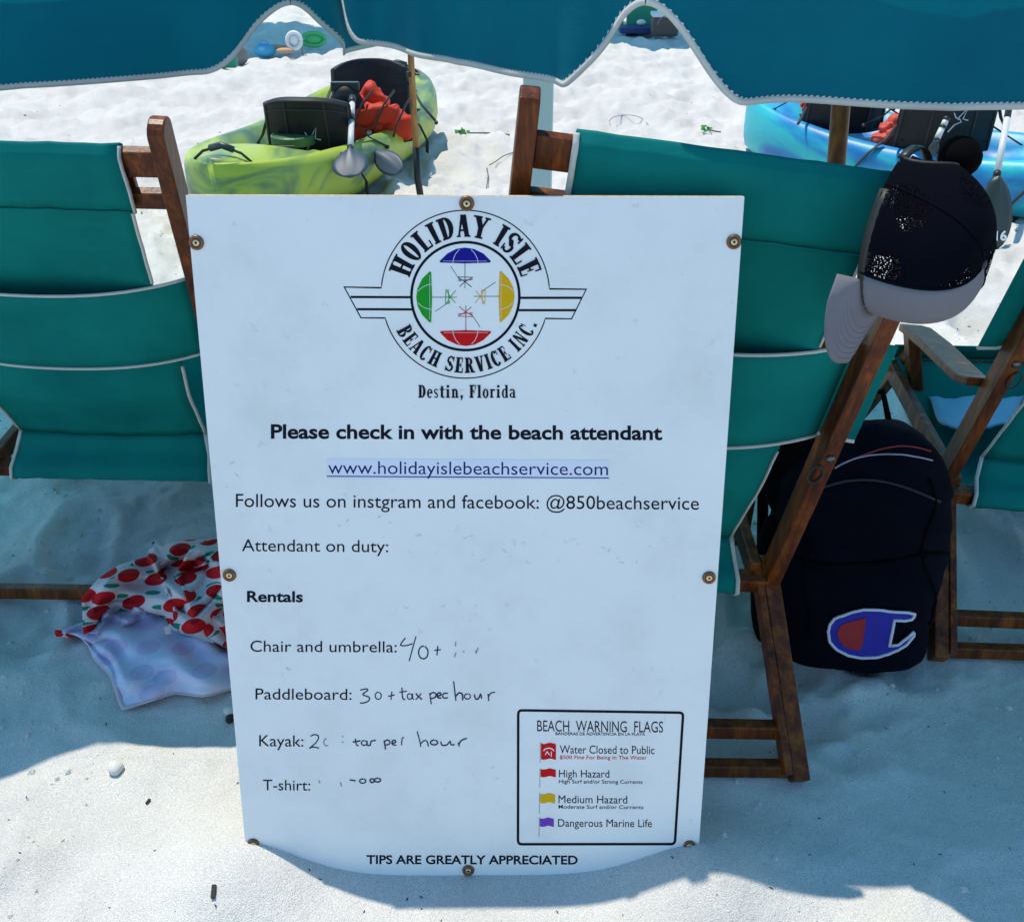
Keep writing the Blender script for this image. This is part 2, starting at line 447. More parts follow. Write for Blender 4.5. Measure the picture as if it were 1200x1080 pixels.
# ------------------------------------------------------------------ umbrellas
def umbrella(center, rad, ang0, z_rim, z_low, z_apex, pole_r, label, near=True, n=8, pole_mat='pole_wood', lean=(0, 0), group='turquoise beach umbrellas', z_notch=None, nw=.155):
    zn = z_notch if z_notch else z_rim-.04
    cx, cy = center
    g = gz(cx, cy)
    t = thing('beach_umbrella', label, 'umbrella', (cx, cy, g), group)
    verts = [Vector((cx + rad*math.cos(ang0 + 2*math.pi*k/n), cy + rad*math.sin(ang0 + 2*math.pi*k/n), z_rim)) for k in range(n)]
    apex = Vector((cx, cy, z_apex))
    # canopy: one panel per rib gap, slightly sagging
    for k in range(n):
        a, b = verts[k], verts[(k+1) % n]
        G = []
        S = 8 if near else 3
        for i in range(S+1):
            f = i/S
            row = []
            for j in range(S+1):
                e = j/S
                p = apex.lerp(a.lerp(b, e), max(f, .02))
                p = p + Vector((0, 0, -.02*f*math.sin(math.pi*e) + .10*f*(1-f)))
                row.append(p)
            G.append(row)
        mb = MB(); mb.grid(G); mb.build('canopy_panel', M['canopy'], t, smooth=True)
    # valance: scalloped skirt hanging from the rim
    low = z_low
    for k in range(n):
        a, b = verts[k], verts[(k+1) % n]
        L = (b-a).length
        out = Vector((((a+b)/2-apex).x, ((a+b)/2-apex).y, 0)).normalized()
        NX, NZ = (56, 10) if near else (8, 2)
        def edge(e):
            q = min(e, 1-e)*L                    # distance from the nearest corner
            s_ = min(q/nw, 1.0)
            s_ = s_*s_*(3-2*s_)
            return zn + (low - zn)*s_ - .006*math.sin(math.pi*e)
        def pt(e, f):
            top = z_rim - .02*math.sin(math.pi*e)
            zb = edge(e)
            z = top + (min(zb, top-.004) - top)*f
            q = min(e, 1-e)*L
            wave = min(1, q/.06)*(.030*math.exp(-((q-.13)/.06)**2) - .020*math.exp(-((q-.25)/.10)**2) + .010*math.sin(e*17+k*2.1) + (.004 + .003*math.exp(-q/.16))*math.sin(q*46 + 2*math.sin(e*9+k)))
            p = a.lerp(b, e) + out*(wave*f*.8 + .012*math.sin(math.pi*e))
            p.z = z
            return p
        G = [[pt(j/NX, i/NZ) for j in range(NX+1)] for i in range(NZ+1)]
        mb = MB(); mb.grid(G); v = mb.build('valance', M['umbrella'], t, smooth=True)
        if near:
            mb = MB(); G = []
            def nrm(e):
                d = (pt(min(e+.01, 1), 1) - pt(max(e-.01, 0), 1)); d.z = 0
                return Vector((d.y, -d.x, 0)).normalized()
            rows = [(-.0028, .0085), (-.0032, -.001), (.0032, -.001), (.0028, .0085)]
            es = [j/(NX*2) for j in range(NX*2+1)]
            for e in es:
                p = pt(e, 1); nn = nrm(e)
                d = (pt(min(e+.008, 1), 1) - pt(max(e-.008, 0), 1)).normalized()
                up = nn.cross(d); up = up if up.z > 0 else -up
                G.append([p + nn*r0*.55 + up*r1 for r0, r1 in rows])
            mb.grid(G, wrap=True); ht = mb.build('hem_trim', M['hem'], t, smooth=True)
            mb = MB()
            NS = int(L/.0085)
            for q in range(NS):
                e = (q+.5)/NS; p = pt(e, 1); nn = nrm(e); d = (pt(min(e+.004, 1), 1) - pt(max(e-.004, 0), 1)).normalized()
                up = nn.cross(d); up = up if up.z > 0 else -up
                c = p + nn*.0030*(1 if True else -1) + up*.0102
                for sg in (1, -1):
                    c = p + nn*.0026*sg + up*.0094
                    mb.add([c - d*.0022 - up*.0016, c + d*.0022 - up*.0004, c + d*.0022 + up*.0016, c - d*.0022 + up*.0004], [(0, 1, 2, 3)])
            so = mb.build('stitching', M['hem'], ht); so['kind'] = 'stuff'
    # ribs, stretchers, pole
    for k in range(n):
        mb = MB()
        a = verts[k]
        pts = [apex.lerp(a, f) + Vector((0, 0, .10*f*(1-f) - .012)) for f in (0.03, .25, .5, .75, .99)]
        mb.tube(pts, .0045, 6)
        if near:
            mb.tube([Vector((cx, cy, z_apex-.42)), apex.lerp(a, .5) + Vector((0, 0, .010))], .004, 6)
        mb.build('rib', M['metal_dark'] if near else M['strap'], t, smooth=True)
    mb = MB()
    mb.tube([(cx+lean[0], cy+lean[1], g-.25), (cx, cy, z_apex+.05)], pole_r, 16)
    mb.build('pole', M[pole_mat], t, smooth=True)
    mb = MB(); mb.ell((cx, cy, z_apex+.06), ((.03, 0, 0), (0, .03, 0), (0, 0, .04))); mb.build('finial', M['pole_wood'], t, smooth=True)
    if near:
        mb = MB(); mb.tube([(cx, cy, z_apex-.45), (cx, cy, z_apex-.39)], pole_r*1.5, 14); mb.build('slider', M['black'], t)
    return t

UA = math.atan2(-1.04, -.55)
umbrella((.742, 2.64), 1.1765, UA, 1.455, 1.264, 1.95, .0215, 'turquoise umbrella with white scalloped hem over the right chair', lean=(.04, -.46), pole_mat='wood_worn', z_notch=1.392)
UB = math.atan2(-.964, .975)
umbrella((-1.42, 3.20), 1.371, UB, 1.40, 1.208, 1.90, .0215, 'turquoise umbrella with white scalloped hem at upper left, over the left chair', lean=(-.80, 0), z_notch=1.325, nw=.19)
# two more umbrellas far down the beach, of which the photo shows the shade
umbrella((-2.95, 12.1), 1.15, .2, 1.55, 1.45, 2.05, .02, 'umbrella far behind the green kayak, seen by its shade', near=False, pole_mat='pole_wood')
umbrella((1.25, 12.6), 1.15, .5, 1.55, 1.45, 2.05, .02, 'umbrella far behind the right umbrella notch, seen by its shade', near=False, pole_mat='pole_wood')

# white post behind the right chair
px_ = at_y(630, 150, 4.0)
t = thing('white_post', 'white square post standing in the sand behind the right deck chair', 'post', (px_.x, 4.0, gz(px_.x, 4.0)))
mb = MB(); mb.beam((px_.x, 4.0, -.2), (px_.x, 4.0, 2.3), .113, .10, (1, 0, 0)); mb.build('shaft', M['post_white'], t, bevel=.006)
mb = MB(); mb.beam((px_.x, 4.0, 2.3), (px_.x, 4.0, 2.33), .13, .12, (1, 0, 0)); mb.build('cap', M['post_white'], t, bevel=.006)

# slim wooden pole with a black foot, before the green kayak
pb = at_z(491, 236, 0); pt_ = at_y(480, 40, pb.y+.02)
d_ = (pt_-pb).normalized()
t = thing('wooden_pole', 'slim wooden pole with black foot in front of the green kayak', 'pole', (pb.x, pb.y, gz(pb.x, pb.y)))
j1 = pb + d_*((at_y(484, 175, pb.y+.01)-pb).length)
mb = MB(); mb.tube([j1, pb + d_*1.9], .0165, 12); mb.build('shaft', M['pole_wood'], t, smooth=True)
mb = MB(); mb.tube([pb + Vector((.03, -.03, -.12)), pb + Vector((.012, -.012, .02)), pb + d_*.12, j1 + d_*.01], .0185, 12); mb.build('foot', M['black'], t, smooth=True)
rg = at_y(481.5, 87, pb.y+.02)
mb = MB(); mb.tube([rg - d_*.012, rg + d_*.012], .022, 12); mb.tube([rg, rg + Vector((.045, 0, 0))], .006, 6); mb.build('ring', M['black'], t)

# ------------------------------------------------------------------ deck chairs
def chair(footL, footR, jL, jR, tL, tR, label, arm_front=None, arms=(1, 1), fwd=None, post_front=None):
    footL, footR, jL, jR, tL, tR = map(Vector, (footL, footR, jL, jR, tL, tR))
    side = (jR-jL).normalized()
    fwd = Vector(fwd) if fwd else Vector((0, 0, 1)).cross(side).normalized()
    g = (footL+footR)/2
    t = thing('deck_chair', label, 'deck chair', (g.x, g.y, 0), 'wooden deck chairs with green canvas')
    LEN = ((tL-jL).length + (tR-jR).length)/2
    def P(h, v, n=0.0):
        """h -1..1 across posts, v 0..1 up the back, n metres towards the back side (viewer)"""
        a = jL.lerp(tL, v); b = jR.lerp(tR, v)
        up = ((tL-jL)+(tR-jR)).normalized()
        nn = side.cross(up).normalized()
        if nn.dot(fwd) > 0: nn = -nn
        return a.lerp(b, (h+1)/2) + nn*n
    up = ((tL-jL)+(tR-jR)).normalized()
    nn = side.cross(up).normalized()
    if nn.dot(fwd) > 0: nn = -nn
    W = (tR-tL).length
    # posts (deep planks with a rounded top)
    for s_, j, tp in ((-1, jL, tL), (1, jR, tR)):
        mb = MB(); mb.plank(j - up*.03, tp, .030, .058, side, True, True); mb.build('back_post', M['wood'], t, bevel=.003)
    # top rail and second rail, joined behind the canvas by two stiles
    k = 1 - .03/W
    for v, hh in ((.930, .054), (.846, .036)):
        mb = MB(); mb.beam(P(-k, v, -.002), P(k, v, -.002), hh, .022, up); mb.build('rail', M['wood'], t, bevel=.003)
    for h in (-.74, .74):
        mb = MB(); mb.beam(P(h, .945, -.022), P(h, .828, -.022), .018, .014, side); mb.build('stile', M['wood'], t, bevel=.002)
    # canvas: top sleeve, upper back, wide band round the posts, lower back, seat
    def sheet(rows, nm, hem_sides=True, hem_bottom=False, th=.003, parent=t, ncol=17, mat_='canvas'):
        """rows: list of (h, v, n, sag); h = half width"""
        G = []
        for (h, v, n_, sag, cur) in rows:
            G.append([P(h*(2*j/(ncol-1)-1), v - cur*(1-(2*j/(ncol-1)-1)**2), n_ + sag*(1-(2*j/(ncol-1)-1)**2) + .0022*math.sin(j*2.3+v*31+h*9)*math.cos(v*47+j*.7)) for j in range(ncol)])
        mb = MB(); mb.grid(G); o = mb.build(nm, M[mat_], parent, smooth=True, solid=th)
        return o, G
    def lin(a, b, f): return a + (b-a)*f
    # rows generator
    def rows(seq, m=5):
        out = []
        for q in range(len(seq)-1):
            for i in range(m):
                f = i/m; out.append(tuple(lin(seq[q][z], seq[q+1][z], f) for z in range(5)))
        out.append(seq[-1]); return out
    vt = .958
    # sleeve wraps over the top rail
    o, G = sheet(rows([(.765, vt, -.012, 0, 0), (.765, vt+.012, .0, 0, 0), (.765, vt-.004, .017, 0, 0), (.772, .832, .021, -.004, 0)]), 'head_sleeve')
    for e in (0, -1):
        mb = MB(); mb.tube([r_[e] + nn*.002 for r_ in G[6:]], .0055, 6, flat=.6); mb.build('piping', M['hem'], o, smooth=True)
    mb = MB(); mb.tube([p + nn*.003 for p in G[-1]], .0022, 6); mb.build('seam', M['canvas'], o, smooth=True)
    o, G = sheet(rows([(.745, .845, .014, -.006, 0), (.728, .70, .006, -.020, .0), (.715, .612, .002, -.024, 0), (.70, .52, -.012, -.028, 0)]), 'upper_back')
    for e in (0, -1):
        mb = MB(); mb.tube([r_[e] + nn*.002 for r_ in G[:10]], .0038, 6, flat=.6); mb.build('piping', M['hem'], o, smooth=True)
    # wide band: passes in front of the posts' rear face and wraps them
    vb0, vb1 = .628, .402
    G = []
    m = 9
    for i in range(m+1):
        v = lin(vb0, vb1, i/m)
        row = []
        for j in range(25):
            e = 2*j/24 - 1
            row.append(P(e*.93, v - .022*(1-e*e)*(1 if i == 0 else 1) , .012 - .030*abs(e)**3 + .010*(1-e*e)))
        G.append(row)
    mb = MB(); mb.grid(G); band = mb.build('lumbar_band', M['canvas'], t, smooth=True, solid=.003)
    for r_ in (0, -1):
        mb = MB(); mb.tube([p + nn*.003 for p in G[r_]], .0036, 6); mb.build('piping', M['hem'], band, smooth=True)
    for s_ in (-1, 1):     # the ends of the band wrap the outside of each post
        hw = 1 + (.030/2 + .004)*2/W
        he = 1 + .20
        G2 = [[P(s_*(.93 + (hw-.93)*f), v - .03*f, -.018 - .022*f) for f in (0, .5, 1)] + [P(s_*he, v - .03, -.034)] for v in [lin(vb0+.02, vb1+.005, q/5) for q in range(6)]]
        mb = MB(); mb.grid(G2); w_ = mb.build('band_end', M['canvas'], t, smooth=True, solid=.003)
        mb = MB(); mb.tube([p for p in G2[-1]], .005, 6); mb.build('piping', M['hem'], w_, smooth=True)
        # small metal bolt and cord at the post
        q = P(s_*1.0, .385, .031)
        bt = MB(); bt.ell(q, (side*.009, up*.009, nn*.005)); bt.build('bolt', M['metal_dark'], t, smooth=True)
        cd = MB(); cc = P(s_*.95, .365, .02)
        cd.tube([cc + side*.014*math.cos(a_*.63)*s_ - up*.022*(1-math.sin(a_*.63)) + nn*.012 for a_ in range(11)], .0022, 5)
        cd.build('cord_loop', M['twig'], t, smooth=True)
    # lower back, bulging towards the seat, then the crease and the roll round the seat rail
    seq = [(.74, .410, -.012, .008, .014), (.715, .25, -.012, .020, .010), (.70, .055, -.050, .012, 0)]
    o, G = sheet(rows(seq, 6), 'lower_back')
    for e in (0, -1):
        mb = MB(); mb.tube([r_[e] + nn*.002 for r_ in G[2:]], .0042, 6, flat=.6); mb.build('piping', M['hem'], o, smooth=True)
    rail_c = P(0, -.015, .028)
    seq = [(.70, .055, -.050, .010, 0), (.735, .020, -.01, 0, 0), (.75, .005, .030, 0, 0), (.755, -.018, .046, 0, 0), (.755, -.040, .030, 0, 0), (.755, -.045, -.02, 0, 0)]
    o, G = sheet(rows(seq, 3), 'seat_roll')
    for e in (0, -1):
        mb = MB(); mb.tube([r_[e] + nn*.002 for r_ in G], .0052, 6, flat=.6); mb.build('piping', M['hem'], o, smooth=True)
    # seat sling to the raised front edge
    fz = .33
    def S(h, f, dz=0):
        a = P(h*.745, -.045, -.02)
        b = (jL.lerp(jR, (h*.86+1)/2)) + fwd*.62; b.z = fz + (b.z-b.z)
        p = a.lerp(b, f); p.z += -.13*math.sin(math.pi*min(f*1.05, 1))*(1-.35*h*h) + dz
        return p
    G = [[S(2*j/12-1, i/12) for j in range(13)] for i in range(13)]
    mb = MB(); mb.grid(G); o = mb.build('seat', M['canvas'], t, smooth=True, solid=.003)
    for e in (0, -1):
        mb = MB(); mb.tube([r_[e] for r_ in G], .0045, 6); mb.build('piping', M['hem'], o, smooth=True)
    G = [[S(2*j/12-1, 1) + Vector((0, 0, .04)) - fwd*.02*0 + fwd*.03*math.sin(q*.8) + Vector((0, 0, -.055*q/2)) for j in range(13)] for q in range(4)]
    mb = MB(); mb.grid(G); mb.build('front_flap', M['canvas'], t, smooth=True, solid=.003)
    mb = MB(); a_, b_ = S(-1.18, 1), S(1.18, 1); mb.beam(a_ + Vector((0, 0, -.02)), b_ + Vector((0, 0, -.02)), .035, .03, (0, 0, 1)); mb.build('front_rail', M['wood'], t, bevel=.003)
    # seat rail at the back
    mb = MB(); mb.beam(P(-.985, -.018, .012), P(.985, -.018, .012), .036, .036, up); mb.build('seat_rail', M['wood'], t, bevel=.003)
    # rear legs, side rails, cross bars
    for s_, ft, j, tp in ((-1, footL, jL, tL), (1, footR, jR, tR)):
        ins = side*(-s_*.004)
        outw = side*(s_*.0)
        mb = MB(); mb.plank(ft + ins + Vector((0, 0, .005)), j + ins - nn*.0 + fwd*.03, .034, .046, side, False, True); mb.build('leg', M['wood_worn'], t, bevel=.003)
        # strip on the inner side of the leg
        mb = MB(); mb.beam(ft - side*s_*.030 + Vector((0, 0, .02)), j - side*s_*.030 + fwd*.02, .016, .034, side); mb.build('leg_strip', M['wood'], t, bevel=.002)
        # side rail under the seat
        fr = j + fwd*.62; fr.z = fz-.02
        mb = MB(); mb.beam(j + side*s_*-.036 + fwd*.0, fr - side*s_*.036, .024, .045, side); mb.build('side_rail', M['wood'], t, bevel=.003)
        # arm with posts
        av = .29 if arm_front else .46
        at0 = jL.lerp(tL, av) if s_ < 0 else jR.lerp(tR, av)
        ab = at0 - nn*.045 + side*s_*.012
        af = ab + fwd*.52; af.z = ab.z - .03
        if arm_front: af = Vector(arm_front[0 if s_ < 0 else 1]) if arm_front[0 if s_ < 0 else 1] else af
        mid = ab.lerp(af, .25) + Vector((0, 0, -.012))
        ad = (af-ab).normalized()
        G = []
        wv = side
        hw_ = .036
        for (f, dz, ww) in ((0, 0, .8), (.12, -.010, 1.0), (.3, -.006, 1.05), (.6, .004, 1.1), (.9, .006, 1.1), (1.0, 0, .9)):
            c = ab.lerp(af, f) + Vector((0, 0, dz))
            G.append([c - wv*hw_*ww, c + wv*hw_*ww, c + wv*hw_*ww - Vector((0, 0, .022)), c - wv*hw_*ww - Vector((0, 0, .022))])
        mb = MB(); mb.grid(G, wrap=True); mb.f.append((3, 2, 1, 0)); q = len(mb.v); mb.f.append((q-4, q-3, q-2, q-1))
        mb.build('armrest', M['wood_worn'], t, bevel=.004)
        f1 = af - fwd*.02 - Vector((0, 0, .02))
        g1 = af + fwd*.05; g1.z = -.02
        g2 = af + fwd*.36 - side*s_*.0; g2.z = -.02
        if post_front: g1, g2 = [Vector(q_) + (side*(-s_-1)*-.0) for q_ in post_front[0 if s_ < 0 else 1]]
        mb = MB(); mb.beam(g1, f1, .034, .052, side); mb.build('arm_post', M['wood_worn'], t, bevel=.003)
        mb = MB(); mb.beam(g2, f1 + fwd*.025 - side*s_*.036 - Vector((0, 0, .03)), .030, .046, side); mb.build('front_leg', M['wood'], t, bevel=.003)
    for f, hh in ((.06, .026), (.235, .030)) if footL.z > -.05 else ((-.05, .026), (.35, .030)):
        a_ = footL.lerp(jL, f); b_ = footR.lerp(jR, f)
        mb = MB(); mb.beam(a_ + side*.012 + fwd*.004, b_ - side*.012 + fwd*.004, .030, hh, Vector((0, 0, 1)) if f < .1 else fwd*0 + Vector((0, .1, 1))); mb.build('crossbar', M['wood_worn'], t, bevel=.003)
    t['_p'] = 1; del t['_p']
    return t, P, nn, side, up

# right chair (behind the sign)
chR = chair((-.045, 1.44, .0), (.573, 1.44, -.01), (-.07, 1.755, .31), (.548, 1.755, .276),
            (.0246, 1.537, 1.268), (.648, 1.521, 1.188), 'deck chair behind the right half of the sign, a cap hanging on its post')
# left chair
chL = chair((-1.40, 1.93, -.13), (-.655, 1.91, -.13), (-1.325, 2.224, .285), (-.668, 2.215, .276),
            (-1.275, 1.845, 1.178), (-.615, 1.835, 1.165), 'deck chair left of the sign, leaning farthest back above the printed towel')
# third chair at the right edge
ch3 = chair((.965, 1.79, .0), (1.575, 1.76, -.0), (1.035, 2.115, .275), (1.64, 2.085, .235),
            (1.165, 1.92, 1.235), (1.78, 1.885, 1.175), 'deck chair cut off by the right edge, beyond the backpack',
            arm_front=((1.12, 2.68, .455), None), post_front=(((1.225, 2.64, -.02), (1.08, 2.93, -.02)), ((1.70, 2.66, -.02), (1.74, 2.92, -.02))))
# ------------------------------------------------------------------ the sign
BO = Vector((-.0717, 1.240, -.045 + .0))          # bottom centre of the face
BTOP = Vector((-.0684, 1.487, 1.148))
BU = (BTOP - Vector((-.0717, 1.240, 0))).normalized()
BO = BTOP - BU*1.235
BX = Vector((1, 0, 0)); BX = (BX - BU*BX.dot(BU)).normalized()
BN = BX.cross(BU)
if BN.y > 0: BN = -BN
_lay = [0]
def onb(px, py, lift=.0012):
    d = ray(px, py)
    s = (BO-EYE).dot(BN)/d.dot(BN)
    return EYE + d*s + BN*lift
def layer():
    _lay[0] += 1
    return .0003 + .000006*(_lay[0] % 160)
sign = thing('rental_sign', 'white board sign with round umbrella emblem, stood in the sand', 'sign', (BO.x, BO.y, 0))
HWB = .4082
def bpt(s, u, n): return BO + BX*s + BU*u + BN*n
LB = (BTOP-BO).length
def slab(n0, n1, hw, u0, u1): 
    return [bpt(-hw, u0, n0), bpt(hw, u0, n0), bpt(hw, u1, n0), bpt(-hw, u1, n0), bpt(-hw, u0, n1), bpt(hw, u0, n1), bpt(hw, u1, n1), bpt(-hw, u1, n1)]
mb = MB(); mb.hexa(slab(-.0165, -.0022, HWB, 0, LB)); mb.build('plywood_core', M['ply'], sign, bevel=.001)
mb = MB(); mb.hexa(slab(-.0022, 0, HWB-.0006, .0005, LB-.0008)); mb.build('face_panel', M['sign'], sign)

class Print(MB):
    def strip(s, pts, w, closed=False, w_end=None):
        """polyline in photo pixels, width in pixels, laid on the board"""
        z = layer()
        k = len(pts)
        vs_ = []
        for i, p in enumerate(pts):
            a = pts[(i-1) % k] if (closed or i > 0) else pts[i]
            b = pts[(i+1) % k] if (closed or i < k-1) else pts[i]
            dx, dy = b[0]-a[0], b[1]-a[1]
            l = math.hypot(dx, dy) or 1
            # mitre
            ww = w if not isinstance(w, (list, tuple)) else w[i]
            m_ = 1.0
            if a != p and b != p:
                d1 = ((p[0]-a[0]), (p[1]-a[1])); d2 = ((b[0]-p[0]), (b[1]-p[1]))
                l1 = math.hypot(*d1) or 1; l2 = math.hypot(*d2) or 1
                cosn = (d1[0]*d2[0]+d1[1]*d2[1])/(l1*l2)
                m_ = 1/max(math.sqrt(max((1+cosn)/2, .08)), .45)
            nx, ny = -dy/l*ww/2*m_, dx/l*ww/2*m_
            vs_ += [onb(p[0]+nx, p[1]+ny, z), onb(p[0]-nx, p[1]-ny, z)]
        fs = [(2*i, 2*i+1, 2*i+3, 2*i+2) for i in range(k-1)]
        if closed: fs.append((2*k-2, 2*k-1, 1, 0))
        s.add(vs_, fs); return s
    def poly(s, pts, z=None):
        z = layer() if z is None else z
        s.add([onb(x, y, z) for x, y in pts], [tuple(range(len(pts)))]); return s
def arc(cx, cy, rx, ry, a0, a1, n=24):
    return [(cx + rx*math.cos(R(a0+(a1-a0)*i/n)), cy - ry*math.sin(R(a0+(a1-a0)*i/n))) for i in range(n+1)]

def text(s, x0, x1, yb0, yb1, ytop, mat_, bold=0.0, ref='H', name='lettering', parent=None, cap=None):
    """builtin-font text fitted to a baseline (x0,yb0)-(x1,yb1) and a cap height reaching ytop, laid on the board"""
    cu = bpy.data.curves.new('t', 'FONT'); cu.body = s; cu.size = 1; cu.resolution_u = 4; cu.offset = bold
    ob = bpy.data.objects.new('t', cu); C.objects.link(ob)
    bpy.context.view_layer.update()
    dg = bpy.context.evaluated_depsgraph_get()
    me = bpy.data.meshes.new_from_object(ob.evaluated_get(dg))
    a = np.array([v.co[:] for v in me.vertices]); fs = [tuple(p.vertices) for p in me.polygons]
    mnx, mxx = a[:, 0].min(), a[:, 0].max()
    CAPH = .729 if cap is None else cap
    bpy.data.objects.remove(ob); bpy.data.curves.remove(cu)
    z = layer()
    sx = (x1-x0)/(mxx-mnx); sy = (((yb0+yb1)/2)-ytop)/CAPH
    pts = []
    for v in a:
        f = (v[0]-mnx)/(mxx-mnx)
        pts.append(onb(x0+(v[0]-mnx)*sx, yb0+(yb1-yb0)*f - v[1]*sy, z))
    mb = MB(); mb.add(pts, fs)
    bpy.data.meshes.remove(me)
    return mb.build(name, mat_, parent or sign)

# slab-serif condensed capitals, unit height, drawn with quads
def glyph(ch):
    q = []
    T, t, s = .23, .085, .065
    def r(x0, y0, x1, y1): q.append([(x0, y0), (x1, y0), (x1, y1), (x0, y1)])
    def rs(x, y0=0, y1=1, top=True, bot=True, w=T):       # stem with serifs
        r(x, y0, x+w, y1)
        if bot: r(x-s, y0, x, y0+t); r(x+w, y0, x+w+s, y0+t)
        if top: r(x-s, y1-t, x, y1); r(x+w, y1-t, x+w+s, y1)
    def ring(cx, cy, rx, ry, a0, a1, Tx=T, Ty=.09, n=18):
        for i in range(n):
            A = R(a0+(a1-a0)*i/n); B_ = R(a0+(a1-a0)*(i+1)/n)
            o = lambda a: (cx+rx*math.cos(a), cy+ry*math.sin(a)); n_ = lambda a: (cx+(rx-Tx)*math.cos(a), cy+(ry-Ty)*math.sin(a))
            q.append([o(A), o(B_), n_(B_), n_(A)])
    def dg(x0, y0, x1, y1, w): q.append([(x0, y0), (x0+w, y0), (x1+w, y1), (x1, y1)])
    if ch == 'H': rs(.08); rs(.46); r(.31, .46, .46, .55); w = .78
    elif ch == 'O': ring(.33, .5, .31, .53, 0, 360, T, .1, 28); w = .66
    elif ch == 'L': rs(.08); r(.37, 0, .60, .09); r(.53, .09, .60, .34); w = .63
    elif ch == 'I': rs(.08); w = .39
    elif ch == 'D': r(.08, 0, .31, 1); r(.02, 0, .08, .09); r(.02, .91, .08, 1); ring(.31, .5, .36, .5, -90, 90, T, .09, 16); w = .69
    elif ch == 'A': dg(.06, 0, .27, 1, .10); dg(.44, 0, .24, 1, .24); r(.17, .26, .48, .34); r(.0, 0, .22, .07); r(.40, 0, .74, .07); w = .74
    elif ch == 'Y': dg(.23, .45, .04, 1, .24); dg(.34, .45, .52, 1, .10); r(.23, 0, .46, .47); r(.14, 0, .55, .08); r(-.02, .92, .34, 1); r(.45, .92, .68, 1); w = .66
    elif ch == 'S':
        ring(.29, .73, .27, .28, 20, 215, .15, .10, 14); ring(.29, .27, .27, .28, -160, 35, .15, .10, 14)
        q.append([(.06, .62), (.30, .66), (.52, .38), (.28, .34)]); r(.49, .68, .56, 1); r(.02, 0, .09, .32); w = .60
    elif ch == 'E': rs(.08); r(.37, 0, .58, .09); r(.52, .09, .58, .32); r(.37, .91, .56, 1); r(.50, .70, .56, .91); r(.31, .46, .46, .55); r(.40, .36, .46, .65); w = .62
    elif ch == 'B': r(.08, 0, .31, 1); r(.02, 0, .08, .09); r(.02, .91, .08, 1); ring(.30, .75, .30, .25, -90, 90, .19, .08, 12); ring(.30, .26, .34, .26, -90, 90, .20, .08, 12); w = .66
    elif ch == 'C': ring(.33, .5, .31, .53, 42, 318, T, .1, 24); r(.54, .66, .61, 1); w = .66
    elif ch == 'R': r(.08, 0, .31, 1); r(.02, 0, .37, .09); r(.02, .91, .08, 1); ring(.30, .74, .31, .26, -90, 90, .19, .08, 12); dg(.46, 0, .30, .50, .20); r(.60, 0, .72, .09); w = .72
    elif ch == 'V': dg(.24, 0, .03, 1, .24); dg(.34, 0, .54, 1, .10); r(-.03, .92, .34, 1); r(.46, .92, .72, 1); w = .70
    elif ch == 'N': r(.10, 0, .19, 1); r(.03, 0, .27, .08); r(.52, 0, .61, 1); r(.45, .92, .68, 1); dg(.42, 0, .08, 1, .20); w = .72
    elif ch == 'F': rs(.08); r(.37, .91, .58, 1); r(.52, .66, .58, .91); r(.31, .46, .46, .55); r(.40, .36, .46, .65); w = .60
    elif ch == '.': r(.08, 0, .28, .2); w = .34
    elif ch == ',': r(.08, 0, .28, .2); dg(.08, -.18, .16, 0, .10); w = .34
    elif ch == 'e': ring(.26, .34, .25, .36, 5, 315, .17, .08, 18); r(.13, .33, .49, .41); w = .53
    elif ch == 's': ring(.20, .51, .19, .19, 20, 215, .10, .07, 10); ring(.20, .18, .19, .19, -160, 35, .10, .07, 10); q.append([(.05, .43), (.22, .45), (.36, .27), (.19, .25)]); w = .42
    elif ch == 't': r(.12, .04, .32, .92); r(.02, .61, .44, .70); r(.2, 0, .46, .08); w = .46
    elif ch == 'i': r(.10, 0, .31, .68); r(.03, 0, .38, .08); r(.03, .60, .1, .68); r(.10, .80, .31, .99); w = .42
    elif ch == 'n': r(.08, 0, .27, .68); r(.02, 0, .34, .08); r(.02, .6, .08, .68); ring(.35, .42, .22, .28, 0, 140, .18, .09, 12); r(.39, 0, .57, .43); r(.36, 0, .64, .08); w = .66
    elif ch == 'l': r(.10, 0, .31, 1); r(.03, 0, .38, .08); r(.03, .92, .1, 1); w = .41
    elif ch == 'o': ring(.27, .34, .26, .37, 0, 360, .17, .08, 22); w = .54
    elif ch == 'r': r(.08, 0, .27, .68); r(.02, 0, .36, .08); r(.02, .6, .08, .68); ring(.36, .46, .17, .23, 30, 150, .12, .12, 10); w = .48
    elif ch == 'd': ring(.25, .34, .24, .37, 60, 300, .17, .08, 18); r(.33, 0, .53, 1); r(.26, .92, .33, 1); r(.53, 0, .59, .08); w = .60
    elif ch == 'a': ring(.24, .20, .22, .21, 0, 360, .14, .07, 18); ring(.24, .48, .24, .22, 0, 160, .16, .09, 12); r(.33, 0, .49, .49); r(.49, 0, .56, .08); w = .57
    else: w = .34
    return w, q

logo = Print()
